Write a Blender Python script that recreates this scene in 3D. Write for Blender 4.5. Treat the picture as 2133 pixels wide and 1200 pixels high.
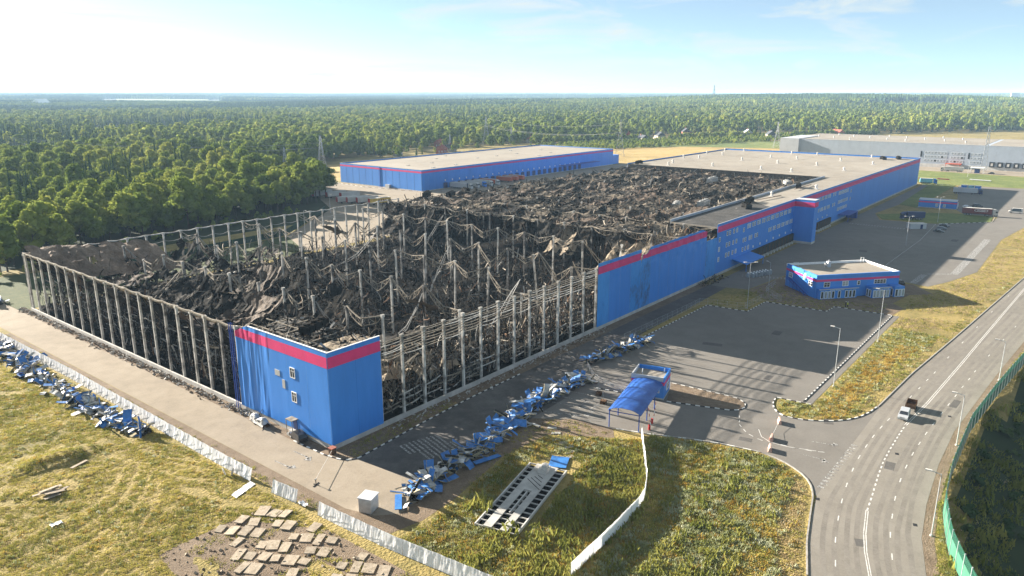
import bpy, math, random
from mathutils import Vector, Matrix, noise, geometry
for o in list(bpy.data.objects): bpy.data.objects.remove(o)
sc = bpy.context.scene
col = sc.collection
R = math.radians
rnd = random.Random(7)

# ---------------------------------------------------------------- camera
CAM = Vector((-76.42, -103.44, 64.27))
YAW, PITCH = 0.6741, 0.2603
cd = bpy.data.cameras.new('camera')
cd.sensor_width = 36.0; cd.lens = 1534.7 / 2133 * 36
cd.clip_start = 1.0; cd.clip_end = 60000
cam = bpy.data.objects.new('camera', cd); col.objects.link(cam)
fw = Vector((math.cos(YAW) * math.cos(PITCH), math.sin(YAW) * math.cos(PITCH), -math.sin(PITCH)))
cam.location = CAM
cam.rotation_euler = fw.to_track_quat('-Z', 'Y').to_euler()
sc.camera = cam

# ---------------------------------------------------------------- sky, sun, exposure
SUN_EL, SUN_AZ = R(17.5), R(95.5)          # azimuth from +X towards +Y
sdir = Vector((math.cos(SUN_AZ) * math.cos(SUN_EL), math.sin(SUN_AZ) * math.cos(SUN_EL), math.sin(SUN_EL)))
w = bpy.data.worlds.new('World'); sc.world = w; w.use_nodes = True
nt = w.node_tree; nt.nodes.clear()
wo = nt.nodes.new('ShaderNodeOutputWorld'); bg = nt.nodes.new('ShaderNodeBackground')
sky = nt.nodes.new('ShaderNodeTexSky'); sky.sky_type = 'NISHITA'; sky.sun_disc = False
sky.sun_elevation = SUN_EL; sky.sun_rotation = math.pi / 2 - SUN_AZ
sky.air_density = .36; sky.dust_density = .3; sky.ozone_density = 1.2; sky.altitude = 200
tc = nt.nodes.new('ShaderNodeTexCoord'); mp = nt.nodes.new('ShaderNodeMapping')
mp.inputs['Rotation'].default_value = (0, 0, R(20)); mp.inputs['Scale'].default_value = (2.2, 5.0, 26.0)
n1 = nt.nodes.new('ShaderNodeTexNoise'); n1.inputs['Scale'].default_value = 1.3; n1.inputs['Detail'].default_value = 7; n1.inputs['Roughness'].default_value = .62
n1.inputs['Distortion'].default_value = .7
rp = nt.nodes.new('ShaderNodeValToRGB'); rp.color_ramp.elements[0].position = .50; rp.color_ramp.elements[1].position = .70
rp.color_ramp.elements[0].color = (.28, .28, .28, 1); rp.color_ramp.elements[1].color = (.9, .9, .9, 1)   # thin high veil with cirrus streaks
mx = nt.nodes.new('ShaderNodeMixRGB'); mx.inputs[2].default_value = (3.7, 4.0, 3.85, 1)
nt.links.new(tc.outputs['Generated'], mp.inputs[0]); nt.links.new(mp.outputs[0], n1.inputs[0])
nt.links.new(n1.outputs[0], rp.inputs[0]); nt.links.new(rp.outputs[0], mx.inputs[0])
tint = nt.nodes.new('ShaderNodeMixRGB'); tint.blend_type = 'MULTIPLY'; tint.inputs[0].default_value = 1; tint.inputs[2].default_value = (.96, 1.08, .95, 1)
nt.links.new(sky.outputs[0], tint.inputs[1]); nt.links.new(tint.outputs[0], mx.inputs[1]); nt.links.new(mx.outputs[0], bg.inputs[0])
bg.inputs[1].default_value = 0.05
nt.links.new(bg.outputs[0], wo.inputs[0])
sl = bpy.data.lights.new('sun', 'SUN'); sl.energy = 5.0; sl.angle = R(.5); sl.color = (1, .91, .78)
so = bpy.data.objects.new('sun', sl); col.objects.link(so)
so.rotation_euler = sdir.to_track_quat('Z', 'Y').to_euler(); so.location = (0, 0, 300)
sc.view_settings.view_transform = 'Standard'; sc.view_settings.look = 'None'
sc.view_settings.gamma = 1; sc.view_settings.use_curve_mapping = False
sc.view_settings.exposure = 2.2
sc.render.engine = 'CYCLES'
sc.cycles.max_bounces = 5; sc.cycles.diffuse_bounces = 3; sc.cycles.glossy_bounces = 2
sc.cycles.transmission_bounces = 3; sc.cycles.transparent_max_bounces = 4; sc.cycles.volume_bounces = 0
sc.cycles.use_denoising = True

# ---------------------------------------------------------------- helpers
class MB:
    """collects faces for one mesh; material index per face"""
    def __init__(s): s.v = []; s.f = []; s.m = []
    def add(s, vs, fs, m=0):
        b = len(s.v); s.v.extend(vs)
        for f in fs: s.f.append(tuple(i + b for i in f)); s.m.append(m)
        return s
    def box(s, x0, x1, y0, y1, z0, z1, m=0):
        return s.add([(x0,y0,z0),(x1,y0,z0),(x1,y1,z0),(x0,y1,z0),(x0,y0,z1),(x1,y0,z1),(x1,y1,z1),(x0,y1,z1)],
                     [(3,2,1,0),(4,5,6,7),(0,1,5,4),(1,2,6,5),(2,3,7,6),(3,0,4,7)], m)
    def beam(s, p, q, w, h=None, m=0, up=(0,0,1)):
        p = Vector(p); q = Vector(q); d = q - p
        if d.length < 1e-6: return s
        h = h or w; d.normalize(); u = Vector(up)
        if abs(d.dot(u)) > .95: u = Vector((1,0,0))
        r = d.cross(u).normalized() * (w/2); t = r.cross(d).normalized() * (h/2)
        vs = [tuple(c + a*r + b*t) for c in (p,q) for a,b in ((-1,-1),(1,-1),(1,1),(-1,1))]
        return s.add(vs, [(3,2,1,0),(4,5,6,7),(0,1,5,4),(1,2,6,5),(2,3,7,6),(3,0,4,7)], m)
    def line(s, pts, w, h=None, m=0):
        for a, b in zip(pts, pts[1:]): s.beam(a, b, w, h, m)
        return s
    def prism(s, poly, z0, z1, m=0, cap=True):
        n = len(poly)
        vs = [(x,y,z0) for x,y in poly] + [(x,y,z1) for x,y in poly]
        fs = [(i,(i+1)%n,n+(i+1)%n,n+i) for i in range(n)]
        if cap: fs += [tuple(range(n,2*n)), tuple(range(n-1,-1,-1))]
        return s.add(vs, fs, m)
    def cyl(s, p, q, r0, r1=None, n=8, m=0, cap=True):
        p = Vector(p); q = Vector(q); r1 = r0 if r1 is None else r1
        d = (q-p).normalized(); u = Vector((0,0,1)) if abs(d.z) < .95 else Vector((1,0,0))
        a = d.cross(u).normalized(); b = d.cross(a)
        vs = [tuple(c + (a*math.cos(2*math.pi*i/n) + b*math.sin(2*math.pi*i/n))*r) for c, r in ((p,r0),(q,r1)) for i in range(n)]
        fs = [(i,(i+1)%n,n+(i+1)%n,n+i) for i in range(n)]
        if cap: fs += [tuple(range(n-1,-1,-1)), tuple(range(n,2*n))]
        return s.add(vs, fs, m)
    def grid(s, fn, nu, nv, m=0, skip=None):
        vs = [tuple(fn(i/nu, j/nv)) for j in range(nv+1) for i in range(nu+1)]
        fs = [(j*(nu+1)+i, j*(nu+1)+i+1, (j+1)*(nu+1)+i+1, (j+1)*(nu+1)+i) for j in range(nv) for i in range(nu) if not (skip and skip(i, j))]
        return s.add(vs, fs, m)
    def poly(s, pts, z, m=0):
        vs = [Vector((x,y,z)) for x,y in pts]
        tris = geometry.tessellate_polygon([vs])
        out = []
        for t in tris:
            a,b,c = (vs[i] for i in t)
            out.append(t if (b-a).cross(c-a).z > 0 else t[::-1])
        return s.add([tuple(v) for v in vs], out, m)
    def data(s, name, mats, smooth=False):
        me = bpy.data.meshes.new(name)
        me.from_pydata(s.v, [], s.f)
        mats = mats if isinstance(mats, (list, tuple)) else [mats]
        for k in mats: me.materials.append(k)
        if len(mats) > 1: me.polygons.foreach_set('material_index', s.m)
        if smooth: me.polygons.foreach_set('use_smooth', [True]*len(me.polygons))
        me.update()
        return me

def ob(name, data, parent=None, loc=(0,0,0), rot=(0,0,0), scale=None):
    o = bpy.data.objects.new(name, data); col.objects.link(o)
    if parent is not None: o.parent = parent
    o.location = loc
    o.rotation_euler = rot if isinstance(rot, (tuple, list)) else (0, 0, rot)
    if scale: o.scale = scale if isinstance(scale, (tuple, list)) else (scale,)*3
    return o
def tag(o, label=None, cat=None, group=None, kind=None):
    if label: o['label'] = label
    if cat: o['category'] = cat
    if group: o['group'] = group
    if kind: o['kind'] = kind
    return o
def thing(name, label, cat, loc=(0,0,0), rz=0, group=None):
    return tag(ob(name, None, None, loc, (0,0,rz)), label, cat, group)
def struct(name, mb, mats, label=None):
    o = ob(name, mb.data(name, mats)); o['kind'] = 'structure'
    if label: o['label'] = label
    return o
def copy_tree(o, parent=None):
    c = o.copy(); col.objects.link(c); c.parent = parent
    for ch in o.children: copy_tree(ch, c)
    return c

# ---------------------------------------------------------------- materials
def mat(name, c, rough=.85, var=.18, scale=.6, c2=None, bump=0., bscale=8., metal=0., spec=.3, detail=5, lo=.35, hi=.65, emis=None):
    m = bpy.data.materials.new(name); m.use_nodes = True
    t = m.node_tree; b = t.nodes['Principled BSDF']
    b.inputs['Roughness'].default_value = rough; b.inputs['Metallic'].default_value = metal
    b.inputs['Specular IOR Level'].default_value = spec
    geo = t.nodes.new('ShaderNodeNewGeometry')
    ns = t.nodes.new('ShaderNodeTexNoise'); ns.inputs['Scale'].default_value = scale; ns.inputs['Detail'].default_value = detail; ns.inputs['Roughness'].default_value = .62
    t.links.new(geo.outputs['Position'], ns.inputs['Vector'])
    r = t.nodes.new('ShaderNodeValToRGB'); e = r.color_ramp.elements
    if c2 is None:
        a = [max(0, x*(1-var)) for x in c]; d = [x*(1+var) for x in c]
    else: a, d = c, c2
    e[0].position = lo; e[1].position = hi
    e[0].color = (*a, 1); e[1].color = (*d, 1)
    t.links.new(ns.outputs[0], r.inputs[0]); t.links.new(r.outputs[0], b.inputs['Base Color'])
    if bump:
        n2 = t.nodes.new('ShaderNodeTexNoise'); n2.inputs['Scale'].default_value = bscale; n2.inputs['Detail'].default_value = 4
        t.links.new(geo.outputs['Position'], n2.inputs['Vector'])
        bp = t.nodes.new('ShaderNodeBump'); bp.inputs['Strength'].default_value = bump; bp.inputs['Distance'].default_value = .15
        t.links.new(n2.outputs[0], bp.inputs['Height']); t.links.new(bp.outputs[0], b.inputs['Normal'])
    return m
def layered(name, stops, scales, rough=.9, bump=0., bscale=3., weights=None, stretch=None, spec=.25):
    """colour from several octaves of world-space noise at the given scales, through a ramp of (pos, colour)"""
    m = bpy.data.materials.new(name); m.use_nodes = True
    t = m.node_tree; b = t.nodes['Principled BSDF']; b.inputs['Roughness'].default_value = rough; b.inputs['Specular IOR Level'].default_value = spec
    geo = t.nodes.new('ShaderNodeNewGeometry'); acc = None
    weights = weights or [1/len(scales)]*len(scales)
    for s_, w_ in zip(scales, weights):
        ns = t.nodes.new('ShaderNodeTexNoise'); ns.inputs['Scale'].default_value = s_; ns.inputs['Detail'].default_value = 5; ns.inputs['Roughness'].default_value = .6
        if stretch:
            mp_ = t.nodes.new('ShaderNodeMapping'); mp_.inputs['Scale'].default_value = stretch
            t.links.new(geo.outputs['Position'], mp_.inputs[0]); t.links.new(mp_.outputs[0], ns.inputs['Vector'])
        else: t.links.new(geo.outputs['Position'], ns.inputs['Vector'])
        ma = t.nodes.new('ShaderNodeMath'); ma.operation = 'MULTIPLY_ADD'; ma.inputs[1].default_value = w_
        t.links.new(ns.outputs[0], ma.inputs[0])
        if acc is None: ma.inputs[2].default_value = 0
        else: t.links.new(acc.outputs[0], ma.inputs[2])
        acc = ma
    r = t.nodes.new('ShaderNodeValToRGB'); e = r.color_ramp.elements
    while len(e) < len(stops): e.new(.5)
    for k, (p_, c_) in enumerate(stops): e[k].position = p_; e[k].color = (*c_, 1)
    t.links.new(acc.outputs[0], r.inputs[0]); t.links.new(r.outputs[0], b.inputs['Base Color'])
    if bump:
        n2 = t.nodes.new('ShaderNodeTexNoise'); n2.inputs['Scale'].default_value = bscale; n2.inputs['Detail'].default_value = 5
        t.links.new(geo.outputs['Position'], n2.inputs['Vector'])
        bp = t.nodes.new('ShaderNodeBump'); bp.inputs['Strength'].default_value = bump; bp.inputs['Distance'].default_value = .3
        t.links.new(n2.outputs[0], bp.inputs['Height']); t.links.new(bp.outputs[0], b.inputs['Normal'])
    return m
M = {}
M['blue'] = layered('blue_panel', [(.36,(.026,.175,.55)),(.5,(.032,.205,.63)),(.66,(.048,.24,.69))], (.06,.35,1.6), .5, .05, .6, (.45,.35,.2), (1,1,.16), .4)
M['blue_scorched'] = layered('scorched_blue_panel', [(.33,(.03,.035,.05)),(.40,(.03,.13,.36)),(.47,(.028,.22,.60)),(.66,(.05,.29,.70))], (.09,.5,2.0), .5, .08, .6, (.5,.3,.2), (1,1,.4), .4)
M['blue_dark'] = mat('blue_trim', (.02,.07,.32), .5, .1, 1)
M['pink'] = mat('pink_panel', (.62,.035,.16), .55, .08, .3)
M['white'] = mat('white_paint', (.78,.78,.77), .5, .05, 1)
M['concrete'] = mat('concrete', (.40,.385,.36), .9, .18, .5, bump=.2)
M['plinth'] = mat('plinth_concrete', (.46,.44,.41), .9, .2, .35, bump=.2)
M['column'] = mat('scorched_column', (.17,.16,.145), .9, .5, .5, c2=(.55,.525,.485), bump=.3, lo=.36, hi=.55)
M['column_dark'] = mat('sooty_column', (.10,.095,.09), .9, .5, .4, c2=(.42,.40,.37), bump=.3, lo=.45, hi=.6)
M['steel_tan'] = mat('burnt_steel', (.12,.10,.076), .75, .5, 1.2, c2=(.33,.285,.225), lo=.35, hi=.65)
M['steel_grey'] = mat('bare_steel', (.22,.22,.215), .6, .3, 1.5, c2=(.33,.325,.31))
M['char'] = mat('char', (.006,.0055,.005), .95, .4, 1.0, c2=(.024,.022,.02), bump=.5, bscale=3, spec=.03)
M['ash'] = mat('ash', (.014,.0135,.013), .95, .4, .8, c2=(.055,.052,.047), bump=.5, bscale=3, spec=.04)
M['rust'] = mat('rust', (.06,.033,.02), .9, .4, .7, c2=(.17,.10,.06), bump=.4, bscale=4, spec=.1)
M['sheet'] = layered('burnt_roof_sheet', [(.36,(.006,.0055,.005)),(.50,(.02,.018,.016)),(.58,(.065,.055,.044)),(.68,(.16,.13,.098))], (.09,.5,2.2), .9, .5, 2.5, (.45,.35,.2), None, .08)
M['sheet_dark'] = layered('sooty_roof_sheet', [(.38,(.005,.005,.005)),(.53,(.017,.016,.0145)),(.68,(.075,.065,.054))], (.15,.7,2.5), .95, .5, 2.5, (.4,.35,.25), None, .04)
M['sheet_brown'] = layered('rusty_roof_sheet', [(.37,(.028,.02,.015)),(.52,(.07,.05,.036)),(.66,(.17,.125,.09))], (.2,1.,3.), .85, .4, 2.5)
M['sheet_tan'] = layered('bare_roof_sheet', [(.36,(.06,.048,.036)),(.5,(.19,.15,.105)),(.64,(.32,.26,.185))], (.2,1.,3.), .8, .4, 2.5)
M['sheet_hung'] = layered('rusty_hung_sheet', [(.36,(.07,.05,.036)),(.48,(.16,.112,.078)),(.58,(.27,.195,.14)),(.68,(.36,.29,.22))], (.12,.6,2.6), .85, .5, 2.5, (.4,.35,.25), (1,.35,1))
M['sheet_bright'] = layered('pale_roof_sheet', [(.36,(.13,.10,.07)),(.5,(.34,.27,.185)),(.64,(.50,.41,.29))], (.2,1.,3.), .8, .4, 2.5)
M['sheet_top'] = layered('ashy_roof_sheet', [(.39,(.009,.008,.0075)),(.49,(.036,.032,.027)),(.56,(.13,.108,.083)),(.65,(.33,.27,.2))], (.07,.4,2.0), .9, .5, 2.5, (.35,.4,.25), None, .1)
M['roof'] = layered('roof_membrane', [(.36,(.215,.188,.155)),(.5,(.275,.243,.202)),(.66,(.335,.30,.255))], (.02,.12,.9), .9, .1, 2, (.4,.35,.25))
M['roof_black'] = layered('sooted_roof_membrane', [(.38,(.02,.019,.018)),(.52,(.05,.047,.044)),(.66,(.13,.12,.11))], (.2,1.,4.), .9, .3, 4)
M['asphalt'] = layered('asphalt', [(.36,(.155,.14,.12)),(.5,(.205,.186,.16)),(.66,(.245,.225,.196))], (.035,.25,2.2), .9, .15, 9, (.4,.35,.25))
M['asphalt_lot'] = layered('parking_asphalt', [(.36,(.13,.119,.106)),(.5,(.163,.15,.134)),(.66,(.195,.18,.162))], (.03,.2,2.), .9, .15, 9, (.4,.35,.25))
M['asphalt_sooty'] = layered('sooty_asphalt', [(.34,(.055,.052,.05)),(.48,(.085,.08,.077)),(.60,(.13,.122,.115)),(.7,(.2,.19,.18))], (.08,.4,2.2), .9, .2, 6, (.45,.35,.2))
M['asphalt_track'] = layered('tyre_worn_asphalt', [(.36,(.135,.122,.106)),(.5,(.18,.163,.142)),(.62,(.215,.197,.172))], (.05,.4,2.6), .85, .1, 9)
M['patch'] = layered('asphalt_repair', [(.36,(.075,.07,.066)),(.6,(.115,.107,.1))], (.3,2.), .9, .2, 9)
M['drive'] = layered('dusty_drive', [(.34,(.19,.158,.118)),(.5,(.26,.217,.165)),(.68,(.32,.275,.215))], (.05,.3,2.2), .95, .2, 6, (.4,.35,.25))
M['line'] = mat('road_paint', (.46,.45,.43), .8, .3, 2., lo=.3, hi=.55)
M['line_worn'] = mat('worn_road_paint', (.10,.095,.09), .85, .3, 2.6, c2=(.42,.41,.39), lo=.42, hi=.62)
M['kerb_w'] = mat('kerb_white', (.66,.65,.62), .8, .15, 3)
M['kerb_b'] = mat('kerb_black', (.03,.03,.032), .8, .2, 3)
M['kerb_g'] = mat('kerb_grey', (.30,.285,.265), .9, .2, 1.5)
M['soil'] = layered('bare_soil', [(.34,(.10,.072,.048)),(.5,(.17,.125,.085)),(.66,(.26,.20,.145))], (.15,.8,4.), .95, .5, 4)
M['glass'] = mat('window_glass', (.03,.035,.045), .12, .2, .5, spec=.6)
M['glass_w'] = mat('pale_window', (.30,.33,.36), .25, .2, .5, spec=.6)
M['black'] = mat('black_rubber', (.018,.018,.02), .7, .2, 2)
M['tyre'] = M['black']
M['metal'] = mat('galvanised', (.46,.47,.48), .45, .12, 2, metal=.35)
M['grey_wall'] = mat('grey_cladding', (.37,.41,.47), .6, .05, .2)
M['grey_light'] = mat('light_grey_cladding', (.45,.46,.48), .6, .06, .2)
M['tarp'] = mat('white_tarpaulin', (.82,.82,.83), .6, .05, .8, bump=.3, bscale=3)
M['red'] = mat('red_paint', (.45,.03,.03), .5, .1, 1)
M['maroon'] = mat('maroon_paint', (.16,.03,.028), .55, .15, 1)
M['orange'] = mat('orange_paint', (.50,.10,.04), .55, .1, 1)
M['navy'] = mat('navy_paint', (.018,.035,.12), .5, .1, 1)
M['yellow'] = mat('yellow_paint', (.62,.42,.09), .55, .1, 1)
M['cyan'] = mat('cyan_paint', (.20,.50,.62), .5, .1, 1)
M['carblack'] = mat('black_car_paint', (.012,.013,.016), .25, .1, 1, spec=.6)
M['silver'] = mat('silver_car_paint', (.52,.53,.55), .3, .05, 1, metal=.3, spec=.6)
M['cargrey'] = mat('grey_car_paint', (.10,.11,.13), .3, .1, 1, spec=.6)
M['skin'] = mat('skin', (.45,.28,.2), .6, .05, 3)
M['hivis'] = mat('hi_vis_cloth', (.60,.65,.06), .8, .1, 4)
M['darkcloth'] = mat('dark_cloth', (.02,.022,.03), .9, .1, 4)
M['green_fence'] = mat('green_panel', (.05,.165,.11), .5, .1, .5)
M['green_dark'] = mat('green_frame', (.03,.15,.10), .55, .1, 1)
M['brick'] = mat('red_roof', (.28,.09,.06), .8, .2, .5)
M['house'] = mat('house_wall', (.30,.26,.21), .8, .15, .3)
M['house_w'] = mat('house_wall_pale', (.52,.5,.47), .8, .12, .3)
M['panel_back'] = mat('panel_inner_skin', (.24,.235,.22), .6, .3, 1.0, c2=(.60,.595,.58))
M['panel_core'] = mat('mineral_wool', (.36,.31,.20), .95, .3, 2)
M['blue_panel_bent'] = mat('crumpled_blue_panel', (.03,.155,.44), .5, .3, .8, bump=.2, bscale=2, spec=.5)
def leafmat(name, cols, transl=.25):
    m = bpy.data.materials.new(name); m.use_nodes = True; t = m.node_tree; t.nodes.clear()
    out = t.nodes.new('ShaderNodeOutputMaterial'); oi = t.nodes.new('ShaderNodeObjectInfo'); r = t.nodes.new('ShaderNodeValToRGB')
    e = r.color_ramp.elements
    while len(e) < len(cols): e.new(.5)
    for k, c in enumerate(cols): e[k].position = k/(len(cols)-1); e[k].color = (*c, 1)
    geo = t.nodes.new('ShaderNodeNewGeometry'); ns = t.nodes.new('ShaderNodeTexNoise'); ns.inputs['Scale'].default_value = .45; ns.inputs['Detail'].default_value = 2
    t.links.new(geo.outputs['Position'], ns.inputs['Vector'])
    ma = t.nodes.new('ShaderNodeMath'); ma.operation = 'MULTIPLY_ADD'; ma.inputs[1].default_value = .7
    su = t.nodes.new('ShaderNodeMath'); su.operation = 'MULTIPLY_ADD'; su.inputs[1].default_value = .8; su.inputs[2].default_value = -.25
    nb = t.nodes.new('ShaderNodeTexNoise'); nb.inputs['Scale'].default_value = .007; nb.inputs['Detail'].default_value = 3; t.links.new(geo.outputs['Position'], nb.inputs['Vector'])
    sb = t.nodes.new('ShaderNodeMath'); sb.operation = 'MULTIPLY_ADD'; sb.inputs[1].default_value = 1.3; sb.inputs[2].default_value = -.62
    t.links.new(nb.outputs[0], sb.inputs[0]); ad = t.nodes.new('ShaderNodeMath'); ad.operation = 'ADD'
    t.links.new(ns.outputs[0], su.inputs[0]); t.links.new(oi.outputs['Random'], ma.inputs[0]); t.links.new(su.outputs[0], ma.inputs[2]); t.links.new(ma.outputs[0], ad.inputs[0]); t.links.new(sb.outputs[0], ad.inputs[1]); t.links.new(ad.outputs[0], r.inputs[0])
    d = t.nodes.new('ShaderNodeBsdfDiffuse'); tr = t.nodes.new('ShaderNodeBsdfTranslucent'); mx_ = t.nodes.new('ShaderNodeMixShader'); mx_.inputs[0].default_value = transl
    t.links.new(r.outputs[0], d.inputs[0]); t.links.new(r.outputs[0], tr.inputs[0]); t.links.new(d.outputs[0], mx_.inputs[1]); t.links.new(tr.outputs[0], mx_.inputs[2]); t.links.new(mx_.outputs[0], out.inputs[0])
    return m

# ================================================================= ground and roads
def interp(tab, x):
    if x <= tab[0][0]: return tab[0][1]
    for (a, b), (c, d) in zip(tab, tab[1:]):
        if x <= c: return b + (d-b)*(x-a)/(c-a)
    return tab[-1][1]
FENCE = [(-40,-150),(10,-108.5),(20,-101.5),(27.4,-97.9),(35.4,-94.6),(46,-92.2),(58.9,-91.2),(82,-91.0),(105,-92.8),(133.2,-95.6),(240,-105),(400,-121),(600,-142)]
def sstep(a, b, x):
    t = max(0, min(1, (x-a)/(b-a))); return t*t*(3-2*t)
G1, G2 = Vector((-39.51,36.12)), Vector((-28.28,35.49))
def seg_d(p, a, b):
    ab = b-a; t = max(0, min(1, (p-a).dot(ab)/ab.dot(ab))); return (p-(a+ab*t)).length, t
def hgt(x, y):
    z = 0.
    r = math.hypot(x-CAM.x, y-CAM.y)
    if r < 900:
        d = interp(FENCE, x) - 1.2 - y
        if d > 0: z -= min(d*.52, 10) + noise.noise(Vector((x*.12, y*.12, 3)))*min(1, d/6)*.9
        if x < -22:
            k = sstep(-22, -28, x)
            z += k*(noise.noise(Vector((x*.09, y*.09, 0)))*.35 + noise.noise(Vector((x*.35, y*.35, 5)))*.16)
            dd, t = seg_d(Vector((x, y)), G1, G2)
            if dd < 8: z += 1.5*math.exp(-(dd/2.6)**2)*(.4+.6*math.sin(math.pi*t))*k
    if r > 900:
        k = sstep(900, 3500, r)
        z += k*(noise.noise(Vector((x/2300, y/2300, 1.7)))*20 + noise.noise(Vector((x/800, y/800, 9)))*6 + 4)
        z += 26*math.exp(-(((x-3300)/700)**2 + ((y-700)/900)**2))
        if r > 9000: z += sstep(9000, 24000, r)*(14 + 22*noise.noise(Vector((x/6000, y/6000, 4))))
    return z
def axis(a, b, s, lim):
    xs = [a + i*s for i in range(int((b-a)/s)+1)]
    d = s
    while xs[-1] < lim: d *= 1.075; xs.append(xs[-1]+d)
    d = s; lo = []
    c = a
    while c > -lim*.35: d *= 1.09; c -= d; lo.append(c)
    return lo[::-1] + xs
gx, gy = axis(-84, 200, 3, 34000), axis(-132, 150, 3, 34000)
nx, ny = len(gx), len(gy)
M['meadow'] = layered('meadow', [(.36,(.11,.10,.035)),(.46,(.19,.155,.05)),(.54,(.29,.22,.075)),(.66,(.37,.29,.125))], (.03,.16,.9,4.), .95, .9, 2.2, (.3,.25,.25,.2))
M['forest_floor_bank_shade'] = layered('forest_floor_bank_shade', [(.38,(.012,.022,.008)),(.55,(.028,.042,.014)),(.7,(.06,.07,.025))], (.003,.02,.1), .95)
gm = bpy.data.meshes.new('ground')
gm.from_pydata([(x, y, hgt(x, y)) for y in gy for x in gx], [],
               [(j*nx+i, j*nx+i+1, (j+1)*nx+i+1, (j+1)*nx+i) for j in range(ny-1) for i in range(nx-1)])
gm.materials.append(M['meadow']); gm.materials.append(M['forest_floor_bank_shade'])
mi = []
for j in range(ny-1):
    for i in range(nx-1):
        r = math.hypot(gx[i]-CAM.x, gy[j]-CAM.y)
        mi.append(1 if (r > 1500 or gy[j] > 205 and gx[i] < 235 or gy[j] > 455 and gx[i] < 330 or r < 900 and gy[j] < interp(FENCE, gx[i])-4) else 0)  # bank beyond the fence takes the dark floor colour to deepen its shade
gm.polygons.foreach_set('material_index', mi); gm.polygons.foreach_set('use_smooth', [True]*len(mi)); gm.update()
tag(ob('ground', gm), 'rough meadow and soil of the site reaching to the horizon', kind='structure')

def sheet(name, pts, z, m, label=None):
    return struct(name, MB().poly(pts, z), m, label)
sheet('driveway', [(-11.9,190),(-2.3,190),(-2.3,-1),(-1.2,-4.6),(.6,-6),(1.6,-20.8),(-2.7,-24.9),(-7,-25.3),(-9.8,-22.6),(-11.3,-17.5)], .02, M['drive'], 'dusty beige driveway along the burnt long side')
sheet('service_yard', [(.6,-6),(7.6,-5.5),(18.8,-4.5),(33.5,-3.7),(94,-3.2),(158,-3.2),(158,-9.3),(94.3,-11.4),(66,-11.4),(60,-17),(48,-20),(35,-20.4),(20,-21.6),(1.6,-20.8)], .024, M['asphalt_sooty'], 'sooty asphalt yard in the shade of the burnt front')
sheet('parking_lot', [(34,-20.3),(48,-19.9),(60,-16.9),(66,-11.3),(94.3,-11.3),(94.3,-13),(133.8,-13.4),(134.9,-25.8),(148.9,-26.2),(149.8,-44.5),(156.7,-44.9),(157.9,-62.9),(76.4,-62.7),(75.6,-55.5),(72.2,-56),(68.6,-58),(67.1,-61.1),(68.9,-66),(73.5,-70.9),(79.8,-73.3),(87.9,-74.2),(87.9,-77),(39,-77.5),(39.6,-74.6),(43.3,-72.9),(45.9,-70.3),(47.8,-66.6),(48.5,-62.2),(47.2,-55),(45.3,-49.4),(42.3,-42.4),(40.2,-35.8),(39.3,-27.6)], .028, M['asphalt_lot'], 'grey asphalt parking lot and entry in front of the hall')
RL = [(-30,-102),(-10,-92),(5,-85.2),(17.4,-80.6),(25.8,-77.9),(32.8,-76.2),(39.6,-75),(60,-74.5),(87.9,-74.4),(109,-75.7),(148.7,-79.4),(236.6,-87.1),(400,-102),(620,-123),(900,-150)]
RR = [(-20,-120),(0,-107),(14,-98.5),(27.6,-93.2),(37,-90.9),(48.1,-89.6),(64,-88.7),(80.8,-88.6),(121.9,-91.3),(154.7,-94),(240,-101.8),(400,-117),(620,-138),(900,-165)]
sheet('road', RL + RR[::-1], .034, M['asphalt'], 'four lane asphalt road curving past the site')
sheet('dock_yard', [(158,-3.2),(518,-3.2),(524,-14),(396,-24),(404,-12),(360,-9),(339,-16),(343,-41),(366,-63),(386,-63),(388,-47),(400,-42),(530,-24),(540,-74),(600,-80),(600,-100),(420,-84),(314.7,-72),(236.6,-72.6),(213.8,-66.9),(202,-62.6),(205,-50),(196,-44),(196,-20),(160,-16),(158,-9)], .026, M['asphalt_lot'], 'asphalt dock yard and truck parking along the front')
sheet('back_yard', [(104,150),(530,150),(530,248),(270,248),(266,352),(240,350),(214,290),(184,236),(120,186)], .026, M['drive'], 'asphalt truck yard between the two blue halls')
sheet('far_yard', [(632,40),(668,40),(668,-170),(620,-170)], .03, M['drive'], 'asphalt yard in front of the grey hall')
sheet('office_forecourt', [(150.5,-26),(160,-16.5),(196,-20.5),(196,-44),(202,-58),(192,-66),(186,-60),(172,-58),(168,-62),(158.2,-61),(157,-44.4),(150.2,-44)], .022, M['soil'], 'worn ground around the blue office')
M['field'] = layered('stubble_field', [(.36,(.22,.15,.05)),(.5,(.36,.255,.09)),(.66,(.46,.35,.15))], (.01,.06,.5), .95, .3, 2)
M['green_field'] = layered('green_field', [(.36,(.06,.09,.02)),(.5,(.13,.16,.035)),(.66,(.26,.25,.08))], (.02,.1,.6), .95, .3, 2)
sheet('stubble_field', [(528,262),(560,300),(640,380),(700,420),(760,300),(800,190),(720,150),(536,150)], .05, M['field'], 'golden stubble field between the blue halls and the village')
sheet('green_field', [(640,385),(700,425),(760,470),(860,420),(990,330),(1090,270),(1000,220),(810,190),(762,300)], .06, M['green_field'], 'green scrub belt in front of the village gardens')
sheet('far_field', [(900,150),(1100,260),(1230,135),(1420,10),(1500,-120),(1000,-100)], .06, M['field'], 'golden field beyond the grey hall')
sheet('verge_meadow', [(520,-4),(630,40),(620,-110),(602,-100),(602,-78),(542,-72),(532,-24),(524,-14)], .02, M['green_field'], 'yellow green verge between the yards')
sheet('pylon_field', [(246,330),(262,352),(268,340),(285,338),(420,338),(420,440),(330,452),(268,448)], .05, M['field'], 'straw coloured clearing under the power line')
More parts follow.
